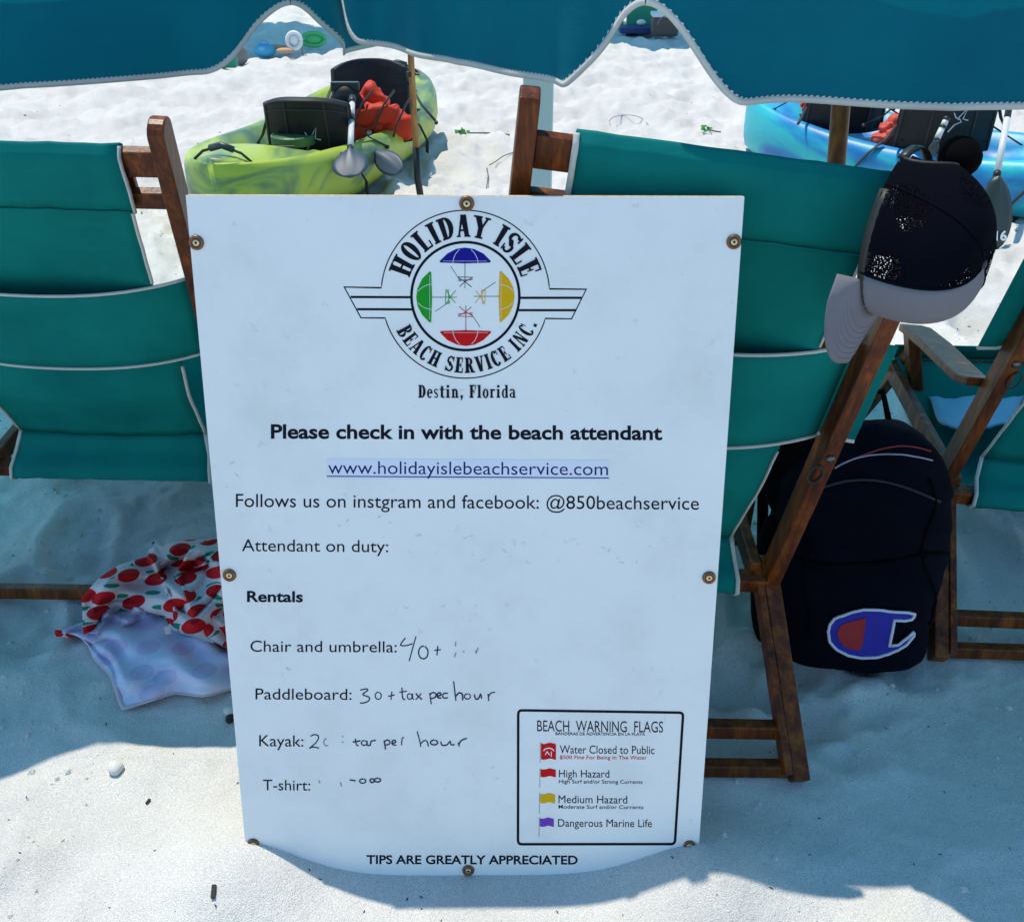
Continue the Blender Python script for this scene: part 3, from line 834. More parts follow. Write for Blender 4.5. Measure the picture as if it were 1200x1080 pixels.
# wing outline
CXL, CYL, RL = 545.3, 345.3, 98.8
def ang_of(x, y): return math.degrees(math.atan2(CYL-y, x-CXL))
tl = ang_of(446.3, 337.2); bl = ang_of(451.5, 372.6)+360 if ang_of(451.5, 372.6) < 0 else ang_of(451.5, 372.6)
tr = ang_of(644.5, 338.5); br = ang_of(640.6, 373.6)
path = arc(CXL, CYL, RL, RL, tr, tl, 60) + [(403.4, 336.4), (423, 372.4)] + arc(CXL, CYL, RL-1, RL-1, bl, br+360, 60) + [(669.8, 373.6), (687, 339)]
path = [tuple(p) for p in path]
logo.strip(path, 1.35, closed=True)
logo.strip(arc(545.4, 347, 63.2, 63.2, 0, 360, 90)[:-1], 3.1, closed=True)
for a, b in (((411, 348), (481, 348.3)), ((418.5, 362.3), (483.0, 362.6)), ((609.5, 349), (681.4, 349)), ((608, 363.5), (674.5, 363.5))):
    logo.strip([a, b], 2.7)
def ringtext(s, r0, r1, a_start, a_end, outward, cy=346.0, cx=545.3):
    gl = [glyph(c) for c in s]
    gap = .085
    tot = sum(w for w, _ in gl) + gap*(len(gl)-1)
    pos = 0
    for w, q in gl:
        for poly_ in q:
            z = layer() if False else None
            pts = []
            for (gx, gy) in poly_:
                a = a_start + (a_end-a_start)*((pos+gx)/tot)
                rr = r0 + (r1-r0)*gy if outward else r1 - (r1-r0)*gy
                pts.append((cx + rr*math.cos(R(a)), cy - rr*math.sin(R(a))))
            # subdivide long quads along the arc is unnecessary: glyphs are small
            logo.poly(pts)
        pos += w + gap
ringtext('HOLIDAY ISLE', 68.5, 94.5, 162.5, 17.5, True)
ringtext('BEACH SERVICE INC.', 73.0, 91.0, 207, 338.5, False)
def linetext(s, x0, x1, yb, ytop, mb):
    gl = [glyph(c) for c in s]; gap = .085
    tot = sum(w for w, _ in gl) + gap*(len(gl)-1); pos = 0
    for w, q in gl:
        for poly_ in q:
            mb.poly([(x0+(x1-x0)*(pos+gx)/tot, yb-(yb-ytop)*gy) for gx, gy in poly_])
        pos += w + gap
lg = logo.build('emblem', M['ink'], sign)
tx = Print(); linetext('Destin, Florida', 490, 604.5, 466, 451, tx); tx.build('lettering', M['ink'], sign)
_lay[0] = 0
# four little umbrellas with chairs inside the emblem
cols = ('p_blue', 'p_yellow', 'p_red', 'p_green')
inks = ('ink', 'p_yellow', 'p_red', 'p_green')
for k in range(4):
    rot = -R(90*k)
    cx, cy = 545.4, 347.8
    sc_ = 1/3.871
    def T_(x, y):
        X, Y = (x-602)*sc_, (y-458)*sc_
        return (cx + X*math.cos(rot) + Y*math.sin(rot)*1, cy - X*math.sin(rot) + Y*math.cos(rot))
    u = Print()
    out = [(485, 296), (520, 262), (560, 241), (600, 235), (640, 241), (684, 262), (717, 296), (714, 303), (600, 307), (488, 303)]
    u.poly([T_(*p) for p in out])
    uo = u.build('umbrella_motif', M[cols[k]], lg)
    w_ = Print()
    w_.strip([T_(x, y) for x, y in ((575, 243), (558, 262), (548, 285), (545, 306))], .75)
    w_.strip([T_(x, y) for x, y in ((628, 243), (645, 262), (656, 285), (660, 306))], .75)
    w_.strip([T_(500, 296), T_(700, 296)], .45)
    w_.build('motif_seam', M['p_hair'], lg)
    c_ = Print()
    for ln in (((600, 305), (600, 420)),):
        c_.strip([T_(*p) for p in ln], .65)
    c_.strip([T_(*p) for p in ((535, 320), (580, 388))], .6)
    c_.build('motif_pole', M['ink'], lg)
    c_ = Print()
    for ln in (((566, 368), (636, 370)), ((568, 384), (636, 380)), ((575, 412), (602, 388), (634, 372)), ((570, 372), (602, 390), (630, 414))):
        c_.strip([T_(*p) for p in ln], .8)
    c_.build('chair_motif', M[inks[k]], lg)

_lay[0] = 0
text('Please check in with the beach attendant', 317.5, 776, 513.3, 515.0, 497.3, M['ink'], .026)
pw = Print(); pw.poly([(383, 537), (714, 539), (714, 562), (383, 561)]); pw.build('link_highlight', M['link_wash'], sign)
text('www.holidayislebeachservice.com', 384.5, 712.5, 554.8, 556.6, 539.8, M['navy_ink'])
pw = Print(); pw.strip([(383, 557.8), (713.5, 559.8)], 1.3); pw.build('underline', M['navy_ink'], sign)
text('Follows us on instgram and facebook: @850beachservice', 276.5, 819, 593.8, 597.0, 579.0, M['ink'])
text('Attendant on duty:', 283.5, 455, 645.5, 646.8, 631.3, M['ink'])
text('Rentals', 289.5, 355, 704.6, 704.9, 691.8, M['ink'], .026)
text('Chair and umbrella:', 293.5, 465, 763.2, 764.0, 749.8, M['ink'])
text('Paddleboard:', 299.5, 412, 819.0, 819.6, 805.6, M['ink'])
text('Kayak:', 303.8, 355.5, 873.8, 874.3, 860.2, M['ink'])
text('T-shirt:', 308.3, 363.5, 925.3, 925.8, 912.4, M['ink'])
text('TIPS ARE GREATLY APPRECIATED', 429.5, 677, 1011.4, 1012.0, 1001.3, M['ink'], .024)

# handwriting
def zz(L): return [(270+x/3.636, 680+y/3.636) for x, y in L]
def circ(cx, cy, rx, ry, a0=80, a1=430): return [(cx+rx*math.cos(R(a)), cy-ry*math.sin(R(a))) for a in np.linspace(a0, a1, 14)]
W_ = 1.6
strokes = (
  [(746, 244), (725, 274), (752, 276), (776, 268)], [(791, 237), (776, 290), (762, 343)], circ(822, 306, 20, 27), [(868, 297), (897, 294)], [(884, 278), (880, 318)],
  [(553, 466), (580, 461), (584, 468), (564, 485), (592, 497), (586, 514), (560, 522), (553, 518)], circ(630, 490, 13, 15), [(672, 493), (700, 486)], [(688, 472), (684, 508)],
  [(731, 455), (734, 500), (745, 506)], [(720, 476), (752, 470)], circ(764, 493, 10, 12), [(776, 481), (776, 498), (782, 506)], [(790, 480), (802, 494), (817, 506)], [(814, 480), (790, 507)],
  [(849, 478), (856, 526)], [(850, 486), (864, 476), (876, 484), (872, 497), (855, 502)], [(881, 492), (897, 486), (892, 477), (882, 483), (883, 497), (899, 500)], [(927, 480), (910, 480), (904, 492), (912, 500), (927, 498)],
  [(951, 428), (956, 470), (961, 512)], [(959, 494), (974, 478), (988, 484), (990, 509)], circ(1010, 493, 13, 11), [(1040, 484), (1044, 502), (1056, 503), (1066, 484), (1070, 502)], [(1098, 482), (1101, 512)], [(1100, 494), (1110, 479), (1128, 475)],
  [(342, 662), (360, 655), (376, 664), (366, 688), (338, 713), (352, 708), (378, 713)],
  [(532, 672), (537, 698), (546, 702)], [(521, 687), (554, 682)], circ(570, 691, 12, 10), [(582, 682), (584, 700), (596, 700), (600, 684), (620, 680)], [(655, 680), (661, 719)], [(655, 688), (668, 678), (680, 686), (676, 696), (661, 700)],
  [(688, 692), (704, 688), (700, 679), (690, 683), (690, 696), (706, 701)], [(729, 700), (732, 672), (740, 668)],
  [(796, 642), (805, 675), (812, 707)], [(810, 694), (826, 681), (838, 685), (844, 706)], circ(868, 689, 15, 10), [(896, 684), (902, 700), (922, 699), (936, 684), (940, 698), (956, 698)], [(976, 706), (970, 690)], [(972, 700), (985, 680), (1008, 671)],
  [(508, 848), (534, 852)], circ(564, 853, 13, 9), circ(604, 851, 9, 8), circ(627, 849, 13, 8))
hand = Print(); cuts = (3, 5, 7, 9, 15, 19, 25, 26, 30, 34, 40, 41, 42)
for li, L in enumerate(strokes):
    if li in cuts:
        hand.build('handwriting', M['marker'], sign); hand = Print()
    P_ = zz(L)
    if len(P_) > 2:   # smooth
        Q = []
        for i in range(len(P_)-1):
            p0 = P_[max(i-1, 0)]; p1 = P_[i]; p2 = P_[i+1]; p3 = P_[min(i+2, len(P_)-1)]
            for q in range(4):
                f = q/4
                Q.append(tuple(.5*((2*p1[c])+(-p0[c]+p2[c])*f+(2*p0[c]-5*p1[c]+4*p2[c]-p3[c])*f*f+(-p0[c]+3*p1[c]-3*p2[c]+p3[c])*f**3) for c in (0, 1)))
        Q.append(P_[-1]); P_ = Q
    hand.strip(P_, W_*(.8+.3*random.random()))
hand.build('handwriting', M['marker'], sign)
for L in ([(960, 260), (959, 280)], [(961, 306), (955, 326)], [(990, 303), (998, 303)], [(1042, 302), (1050, 298)], [(1046, 312), (1056, 286)], circ(410, 688, 12, 15, 90, 300), [(475, 686), (482, 688)], [(478, 660), (480, 666)], [(376, 850), (382, 862)], [(468, 858), (474, 876)]):
    hand = Print(); hand.strip(zz(L), 1.2); hand.build('faded_handwriting', M['marker_faint'], sign)

# wiped marks left on the board
_lay[0] = 0
M['smudge'] = mat('wiped_marks', (.60, .64, .66), .6, .2)
rs_ = random.Random(4)
for (x0, y0, x1, y1, n_) in ((470, 625, 560, 655, 5), (560, 640, 620, 668, 4), (700, 635, 760, 660, 6), (660, 630, 676, 650, 3), (385, 605, 470, 622, 4), (262, 540, 275, 575, 3), (430, 690, 560, 720, 4), (300, 780, 340, 790, 3), (520, 885, 590, 930, 4)):
    for _ in range(n_):
        f_ = Print(); x = rs_.uniform(x0, x1); y = rs_.uniform(y0, y1); a = rs_.uniform(-.8, .8); l = rs_.uniform(2, 9)
        f_.strip([(x, y), (x+l*.5*math.cos(a), y+l*.5*math.sin(a)+rs_.uniform(-1.5, 1.5)), (x+l*math.cos(a), y+l*math.sin(a))], [.4, rs_.uniform(.8, 2.0), .4])
        f_.build('wiped_mark', M['smudge'], sign)
# warning notice
_lay[0] = 0
nt = Print()
def rrect(x0, y0, x1, y1, x2, y2, x3, y3, r):
    cs = [(x0, y0), (x1, y1), (x2, y2), (x3, y3)]; out = []
    for i, (x, y) in enumerate(cs):
        a = cs[i-1]; b = cs[(i+1) % 4]
        la = math.hypot(a[0]-x, a[1]-y); lb = math.hypot(b[0]-x, b[1]-y)
        pa = (x+(a[0]-x)/la*r, y+(a[1]-y)/la*r); pb = (x+(b[0]-x)/lb*r, y+(b[1]-y)/lb*r)
        for f in (0, .33, .66, 1):
            out.append(((1-f)**2*pa[0]+2*f*(1-f)*x+f*f*pb[0], (1-f)**2*pa[1]+2*f*(1-f)*y+f*f*pb[1]))
    return out
fr = nt.strip(rrect(607.3, 831.8, 800.6, 834.6, 790.8, 988.4, 607.0, 988.6, 4.5), 3.0, closed=True)
notice = nt.build('warning_notice', M['ink'], sign)
text('BEACH  WARNING  FLAGS', 629.5, 777, 856.4, 857.8, 843.5, M['ink'], 0.0, name='notice_lettering', parent=notice)
text('BANDERAS DE ADVERTENCIA EN LA PLAYA', 651, 756, 860.8, 861.6, 857.6, M['ink'], .01, name='notice_lettering', parent=notice)
text('Water Closed to Public', 656, 767, 882.2, 883.0, 872.6, M['ink'], name='notice_lettering', parent=notice)
text('$500 Fine For Being In The Water', 656, 758, 888.8, 889.4, 884.6, M['p_red'], .005, name='notice_lettering', parent=notice)
text('High Hazard', 655, 714, 910.2, 910.6, 901.0, M['ink'], name='notice_lettering', parent=notice)
text('High Surf and/or Strong Currents', 655, 753, 917.2, 917.8, 913.0, M['ink'], .005, name='notice_lettering', parent=notice)
text('Medium Hazard', 654.5, 735, 940.4, 940.9, 931.0, M['ink'], name='notice_lettering', parent=notice)
text('Moderate Surf and/or Currents', 654.5, 754, 946.8, 947.3, 942.6, M['ink'], .005, name='notice_lettering', parent=notice)
text('Dangerous Marine Life', 654, 764, 968.0, 968.6, 958.8, M['ink'], name='notice_lettering', parent=notice)
for (x0, x1, y0, y1, c_, ye) in ((634, 651.5, 870.5, 889, 'p_red', 893), (633.5, 651.3, 900.5, 909.5, 'p_red', 922), (633, 650.5, 929.5, 940, 'p_yellow', 953), (632.6, 649, 958, 967.5, 'p_purple', 980)):
    f = Print()
    n_ = 6
    tp = [(x0+(x1-x0)*i/n_, y0+.8*math.sin(i*1.3)) for i in range(n_+1)]
    bt = [(x0+(x1-x0)*i/n_, y1+.8*math.sin(i*1.3)) for i in range(n_+1)]
    z = layer()
    f.grid([[onb(x, y, z) for x, y in tp], [onb(x, y, z) for x, y in bt]])
    f.build('flag_motif', M[c_], notice)
    f = Print(); f.strip([(x0-.6, y0-1), (x0-1.0, ye)], .7); f.build('flag_pole', M['marker_faint'], notice)
f = Print()
f.strip(arc(643, 880, 6, 4, 10, 170, 8), 1.2); f.strip([(639, 884), (641, 880), (644, 884)], 1.0); f.strip([(646, 880), (646, 886)], 1.0)
f.build('flag_symbol', M['p_white'], notice)

# screws with cup washers
for (x, y) in ((547, 238.5), (230.3, 284.3), (860, 283.3), (269, 673.5), (830.8, 676.3), (297, 988), (808, 990), (548.8, 1018.8)):
    c = onb(x, y, 0)
    def rg_(r, n): return [c + BX*r*math.cos(2*math.pi*i/20) + BU*r*math.sin(2*math.pi*i/20) + BN*n for i in range(20)]
    mb = MB(); mb.grid([rg_(.0112, 0), rg_(.0108, .0028), rg_(.0088, .0046), rg_(.0062, .0022), rg_(.0058, .0016)], wrap=True)
    w_ = mb.build('washer', M['washer'], sign, smooth=True)
    mb = MB(); mb.grid([rg_(.0058, .0016), rg_(.0054, .0036), rg_(.0035, .0042), rg_(.0018, .0040)], wrap=True); mb.build('screw', M['brass'], w_, smooth=True)
    mb = MB(); mb.grid([rg_(.0019, .0041), rg_(.0003, .0024)], wrap=True); mb.build('screw_recess', M['black'], w_)
# ------------------------------------------------------------------ kayaks
def cm(P_, n=5):
    Q = []
    for i in range(len(P_)-1):
        p0 = P_[max(i-1, 0)]; p1 = P_[i]; p2 = P_[i+1]; p3 = P_[min(i+2, len(P_)-1)]
        for q in range(n):
            f = q/n; Q.append(.5*(p1*2+(p2-p0)*f+(p0*2-p1*5+p2*4-p3)*f*f+(p1*3-p0-p2*3+p3)*f**3))
    return Q + [P_[-1]]
def kayak(p0, p1, W, label, hull_mat, accent, seats=(.36, .70), bow_rise=.05):
    p0, p1 = Vector(p0), Vector(p1)
    ax = (p1-p0); L = ax.length; ax.normalize()
    rt = Vector((ax.y, -ax.x, 0))
    c = (p0+p1)/2; g = gz(c.x, c.y) - .015
    t = thing('kayak', label, 'kayak', (c.x, c.y, g), 'plastic kayaks on the sand')
    def Q(f, s, z): return p0 + ax*(f*L) + rt*s + Vector((0, 0, g+z))
    secs = []
    for f in np.linspace(0, 1, 41):
        e = 2*f-1
        w = W/2*(1-abs(e)**2.9)**.62 + .02
        top = .30 + bow_rise*abs(e)**3*1.6
        ck = max(0, min(1, (1-abs((f-.52)/.34)**6)))      # cockpit amount
        keel = .075*abs(e)**4 + .0
        deck = top + .03 - ck*.15 + .02*math.cos(e*20)*ck
        gw = top + .018*math.sin(f*9)
        pr = [(-0, keel), (.45, keel+.002), (.78, keel+.03), (.95, .11+keel*.6), (1.0, .19+keel*.3), (.985, gw-.045), (.93, gw-.008), (.85, gw+.004), (.76, gw-.004), (.68, lerp_(gw-.006, deck+.05, ck)), (.60, lerp_(gw+.004, deck, ck)), (.40, lerp_(gw+.016, deck-.01, ck)), (.18, lerp_(gw+.022, deck+.015*ck, ck)), (0, lerp_(gw+.024, deck+.02*ck, ck))]
        half = [(x*w, z) for x, z in pr]
        ring = half + [(-x, z) for x, z in half[-2:0:-1]]
        secs.append([Q(f, x, z) for x, z in ring])
    mb = MB(); mb.grid(secs, wrap=True)
    n = len(secs[0]); mb.f.append(tuple(range(n))[::-1]); q = len(mb.v)-n; mb.f.append(tuple(q+i for i in range(n)))
    hull = mb.build('hull', hull_mat, t, smooth=True)
    # hatch cover in front of the near seat
    hc = Q(seats[0]-.10, .09, .372)
    def disc(c_, r, h, nm, mt, par=None, n_=26):
        G = [[c_ + ax*rr*math.cos(2*math.pi*i/n_) + rt*rr*math.sin(2*math.pi*i/n_) + Vector((0, 0, zz)) for i in range(n_)] for rr, zz in ((r, -.03), (r, h), (r*.93, h+.006), (r*.86, h-.004), (.01, h+.002))]
        mb = MB(); mb.grid(G, wrap=True); return mb.build(nm, mt, par or t, smooth=False, bevel=0)
    disc(hc + Vector((0, 0, -.02)), .115, .012, 'hatch_cover', accent)
    disc(Q(.52, 0, .205), .085, .012, 'hatch_cover', accent)
    # carry handles at both tips, side grab straps
    for f, sgn in ((.045, 1), (.955, -1)):
        a = Q(f, -.10, .355+bow_rise); b = Q(f, .10, .355+bow_rise)
        mb = MB(); mb.tube([Q(f, -.15, .315+bow_rise), a, a.lerp(b, .5) + Vector((0, 0, .03)), b, Q(f, .15, .315+bow_rise)], .007, 6); h_ = mb.build('carry_strap', M['strap'], t, smooth=True)
        mb = MB(); mb.tube([a.lerp(b, .2) + Vector((0, 0, .015)), a.lerp(b, .5) + Vector((0, 0, .032)), a.lerp(b, .8) + Vector((0, 0, .015))], .017, 8); mb.build('handle_grip', M['blade_dark'], h_, smooth=True)
    for s_ in (-1, 1):
        for f in (.27, .62):
            w = W/2*(1-abs(2*f-1)**2.9)**.62 + .02
            mb = MB(); mb.tube([Q(f-.05, s_*w*.90, .315), Q(f-.03, s_*(w+.012), .25), Q(f, s_*(w+.030), .14), Q(f+.02, s_*(w+.006), .06)], .013, 6, flat=.4); mb.build('side_strap', M['strap'], t, smooth=True)
    # moulded foot wells: ribs across the deck
    for f in (.56, .60, .64, .22):
        mb = MB(); mb.ell(Q(f, .17, .20), (ax*.035, rt*.08, Vector((0, 0, .03)))); mb.ell(Q(f, -.17, .20), (ax*.035, rt*.08, Vector((0, 0, .03)))); mb.build('foot_well_rib', hull_mat, hull, smooth=True)
    # bungee over the tail well
    mb = MB(); mb.tube([Q(.07, -.16, .34), Q(.12, .13, .35), Q(.16, -.17, .345), Q(.20, .17, .345)], .0055, 6); mb.build('bungee', M['strap'], t)
    return t, Q, ax, rt, hull
def lerp_(a, b, f): return a + (b-a)*f

def seat(t, base, face, side, w=.44, h=.37, lean=.06, wings=.10, logo_=True):
    """padded folding seat: base point on the deck, 'face' is where the backrest's rear looks"""
    base, face, side = Vector(base), Vector(face).normalized(), Vector(side).normalized()
    up = (Vector((0, 0, 1)) + face*lean*3).normalized()
    def P(h_, v, n=0): 
        bow = -.07*(1-abs(h_)**2)*-1
        return base + side*(h_*w/2*(1-.06*v)) + up*(v*h) + face*(n - .09*abs(h_)**2.2 + .02)
    outl = lambda h_: 1 - .10*abs(h_)**3
    G = []; 
    for v in np.linspace(0, 1, 9):
        G.append([P(h_, v*outl(h_)) for h_ in np.linspace(-1, 1, 15)])
    mb = MB(); mb.grid(G); sb = mb.build('seat_back', M['nylon'], t, smooth=True, solid=.045, bevel=.008)
    # piping border and stitched panel lines
    def surf(h_, v, e=.028): return P(h_, v*outl(h_)) + face*e
    brd = [surf(-.97, v) for v in np.linspace(.03, .97, 8)] + [surf(h_, .97) for h_ in np.linspace(-.97, .97, 12)] + [surf(.97, v) for v in np.linspace(.97, .03, 8)]
    mb = MB(); mb.tube(brd, .008, 6); mb.build('seat_piping', M['strap'], sb, smooth=True)
    for hh in (-.42, .50):
        mb = MB(); mb.tube([surf(hh, v, .026) for v in np.linspace(.02, .97, 8)], .006, 5); mb.build('seat_seam', M['strap'], sb)
    mb = MB(); mb.tube([surf(h_, .86, .026) for h_ in np.linspace(-.95, .95, 10)], .006, 5); mb.build('seat_seam', M['strap'], sb)
    if logo_:
        mk = [(-.05, .30), (.05, .40), (.18, .44), (.10, .50), (.25, .62), (.20, .48), (.32, .46)]
        mb = MB(); mb.tube([surf(a+.02, b, .027) for a, b in mk], .0035, 4); mb.tube([surf(a, b, .027) for a, b in ((.0, .56), (.06, .50), (.14, .47))], .003, 4); mb.build('seat_logo', M['p_hair'], sb)
    # seat pad
    G = [[base + side*(h_*w/2*.9) - face*(d*.38) + Vector((0, 0, .02 + .02*abs(h_)**2)) for h_ in np.linspace(-1, 1, 7)] for d in (0, .5, 1)]
    mb = MB(); mb.grid(G); mb.build('seat_pad', M['nylon'], t, smooth=True, solid=.04, bevel=.006)
    # side straps running forward and aft
    for s_ in (-1, 1):
        a = P(s_*.98, .72)
        mb = MB(); mb.tube([a, a.lerp(base + side*s_*(w/2+.13) - face*.20, .5) + Vector((0, 0, .02)), base + side*s_*(w/2+.13) - face*.22 + Vector((0, 0, .09))], .010, 6, flat=.35); mb.build('seat_strap', M['strap'], t, smooth=True)
        mb = MB(); mb.tube([P(s_*.98, .35), base + side*s_*(w/2+.10) + face*.16 + Vector((0, 0, .08))], .009, 6, flat=.35); mb.build('seat_strap', M['strap'], t, smooth=True)
        mb = MB(); mb.ell(base + side*s_*(w/2+.13) - face*.22 + Vector((0, 0, .085)), (side*.012, face*.02, Vector((0, 0, .012)))); mb.build('strap_buckle', M['black'], t, smooth=True)
    return sb

def paddle(a, b, blade_dir, face_n, label, nm='kayak_paddle', wb=.17, lb=.34, mat_blade='blade', tip=None, bands=True, other=None, num=None):
    """a: top of the visible shaft, b: where the shaft meets the blade"""
    a, b = Vector(a), Vector(b)
    d = (b-a).normalized()
    t = thing(nm, label, 'paddle', tuple(b), 'kayak paddles')
    L = (b-a).length
    segs = [(0, .12, 'black'), (.12, .36, 'shaft_white'), (.36, .46, 'black'), (.46, .92, 'shaft_white'), (.92, 1.0, 'black')] if bands else [(0, .34, 'blade_dark'), (.34, .95, 'shaft_white'), (.95, 1.0, 'black')]
    for f0, f1, mm in segs:
        mb = MB(); mb.tube([a.lerp(b, f0), a.lerp(b, f1)], .0155 if mm != 'black' else .018, 12); mb.build('shaft', M[mm], t, smooth=True)
    def blade(root, bd, fn, nm_='blade'):
        bd = Vector(bd).normalized(); fn = Vector(fn); fn = (fn - bd*fn.dot(bd)).normalized(); sd = bd.cross(fn)
        G = []
        for q in (1, -1):
            for i in range(13):
                f = i/12
                w = wb/2*math.sin(math.pi*min(f*.94+.055, 1))**.55*(.80+.35*f) if f > 0 else .016
                if f > .9: w *= 1-(f-.9)*2.2
                G.append((f, w))
            break
        rows_ = []
        for f, w in G:
            row = []
            for s_ in np.linspace(-1, 1, 9):
                row.append(root + bd*(f*lb) + sd*(w*s_) + fn*(.022*(1-abs(s_)**2)*(1-f)**1.0 - .02*f*f + (.010 if abs(s_) < .1 else 0)*(1-f)))
            rows_.append(row)
        mb = MB(); mb.grid(rows_); o = mb.build(nm_, M[mat_blade], t, smooth=True, solid=.006)
        return o, root, bd, sd, fn
    r_ = blade(b, blade_dir, face_n)
    if num:
        o, root, bd, sd, fn = r_
        cu = bpy.data.curves.new('t', 'FONT'); cu.body = num; cu.size = .062; cu.resolution_u = 3; cu.offset = .002
        ob = bpy.data.objects.new('t', cu); C.objects.link(ob); bpy.context.view_layer.update()
        me = bpy.data.meshes.new_from_object(ob.evaluated_get(bpy.context.evaluated_depsgraph_get()))
        vs_ = [v.co.copy() for v in me.vertices]; fs = [tuple(p.vertices) for p in me.polygons]
        bpy.data.objects.remove(ob)
        # upright for someone looking from the photographer's side
        X = sd if sd.x > 0 else -sd
        Y = bd if bd.z > 0 else -bd
        mb = MB(); mb.add([root + bd*(lb*.80) + X*(v.x-.012) + Y*(v.y-.02) + fn*.0075*(1 if fn.y < 0 else -1) for v in vs_], fs)
        mb.build('number', M['p_white'], o)
    if other: blade(Vector(other[0]), other[1], face_n)
    return t

# green kayak
K0 = (-1.40, 4.80, 0); K1 = (-.74, 7.45, 0)
kg, KQ, kax, krt, khull = kayak(K0, K1, .90, 'lime green kayak with black seats behind the sign', M['lime'], M['dark_green'])
s1 = at_y(366, 188, 5.55); s1.z = .155
seat(kg, s1, (-.10, -1, 0), (1, -.10, 0), w=.47, h=.40)
s2 = at_y(437, 136, 6.35); s2.z = .19
seat(kg, s2, (-.16, 1, 0), (1, .16, 0), w=.46, h=.41, lean=.08, logo_=False)

# orange life vest bundled between the seats
def vest(c, sx, sy, sz, label, mt, seed=1, straps=True):
    rnd = random.Random(seed)
    c = Vector(c)
    t = thing('life_vest', label, 'life vest', tuple(c), 'life vests in the kayaks')
    for k, (ox, oy, oz, a, b_, h, rot) in enumerate(((-.30, 0, .25, .55, .32, .30, .5), (.28, .06, .38, .62, .26, .28, -.5), (.05, -.25, .60, .52, .18, .22, .15), (.0, .2, .85, .40, .22, .2, -.9), (-.35, .1, .7, .30, .2, .18, .9))):
        G = []
        ca, sa = math.cos(rot), math.sin(rot)
        for i in range(13):
            th = math.pi*i/12
            row = []
            for j in range(20):
                ph = 2*math.pi*j/20
                x = math.copysign(abs(math.cos(ph))**.55, math.cos(ph))*math.sin(th)**.55*a
                y = math.copysign(abs(math.sin(ph))**.55, math.sin(ph))*math.sin(th)**.55*b_
                z = math.copysign(abs(math.cos(th))**.6, math.cos(th))*h
                z += .05*math.sin(x*9+k)*math.cos(y*11) + .035*math.sin(x*19+y*13+k*2) + .10*x*x*(1 if k % 2 else -1)
                X = x*ca - z*sa*.6; Z = x*sa*.8 + z
                row.append(c + Vector(((ox+X)*sx, (oy+y)*sy, (oz+Z)*sz)))
            G.append(row)
        mb = MB(); mb.grid(G, wrap=True); mb.build('foam_panel', mt, t, smooth=True)
    for k in range(3):
        mb = MB(); p = c + Vector(((-.5+.45*k)*sx, -.42*sy, .1*sz))
        mb.tube([p, p + Vector((.1*sx, -.1*sy, .3*sz)), p + Vector((.3*sx, .0, .75*sz)), p + Vector((.5*sx, .3*sy, 1.0*sz))], .009, 6, flat=.4); mb.build('strap', M['strap'], t, smooth=True)
    mb = MB(); mb.ell(c + Vector((-.1*sx, -.5*sy, .12*sz)), ((.018, 0, 0), (0, .012, 0), (0, 0, .012))); mb.build('buckle', M['shaft_white'], t, smooth=True)
    return t
vc = at_y(444, 158, 6.12)
vest((vc.x, 6.0, .23), .27, .26, .24, 'orange life vest heaped between the two seats of the green kayak', M['vest'], 1)

pa = at_y(413, 114, 5.72); pb2 = at_y(410.5, 178, 5.27)
paddle(pa, pb2, at_y(410, 203, 5.10)-pb2, (0, -1, .9), 'paddle with blue-grey blade leaning on the green kayak beside its front seat', wb=.19, lb=.19)
pa = at_y(431, 150, 6.0); pb2 = at_y(441, 180, 5.62)
paddle(pa, pb2, at_y(474, 204, 5.38)-pb2, (-.2, -.8, .6), 'paddle with silver-grey blade lying over the green kayak side', wb=.13, lb=.24)
pa = at_y(405, 108, 5.95)
mb = MB(); 
dry = thing('dry_bag', 'dark roll-top bag behind the near seat of the green kayak', 'bag', (pa.x, 5.95, .24))
mb.ell((pa.x, 5.95, .40), ((.10, 0, 0), (0, .06, 0), (0, 0, .13)), 14, 9); mb.build('bag_body', M['nylon'], dry, smooth=True)
mb = MB(); mb.beam((pa.x-.08, 5.95, .52), (pa.x+.08, 5.95, .52), .05, .03, (0, 0, 1)); mb.build('roll_top', M['blade_dark'], dry, bevel=.008)

# blue kayak
kb, BQ, bax, brt, bhull = kayak((3.35, 5.02, 0), (1.50, 6.72, 0), .88, 'turquoise and blue kayak with black seats at upper right', M['aqua'], M['hatch_blue'], bow_rise=.06)
q = at_y(1104, 172, 5.62)
seat(kb, (q.x, 5.62, .24), (-.10, -1, 0), (1, -.10, 0), w=.50, h=.40)
q = at_y(985, 160, 6.15)
seat(kb, (q.x, 6.10, .24), (.05, -1, 0), (1, .05, 0), w=.46, h=.42, logo_=False)
q = at_y(1040, 166, 5.95)
vest((q.x, 5.82, .24), .17, .20, .12, 'coral life vest lying between the seats of the blue kayak', M['vest_pink'], 2)
q = at_y(943, 145, 6.35)
vest((q.x, 6.40, .25), .06, .10, .10, 'small red life vest at the far end of the blue kayak', M['vest'], 3)
bt_ = at_z(1166, 292, .01)
a_ = at_y(1184, 118, bt_.y+.42); b2 = at_y(1168, 207, bt_.y+.12)
a2 = b2 + (a_-b2)*1.15
paddle(a2, b2, bt_-b2, (-.1, -1, .3), 'paddle numbered 16 stood against the blue kayak, blade on the sand', wb=.155, lb=(bt_-b2).length+.01, mat_blade='blade_dark', bands=False, num='16')
a_ = at_y(1110, 138, 5.35); b2 = at_y(1097, 165, 5.30)
paddle(a_ , b2, at_y(1092, 182, 5.28)-b2, (0, -1, .3), 'short paddle end lying across the front seat of the blue kayak', wb=.05, lb=.08, mat_blade='blade_dark')

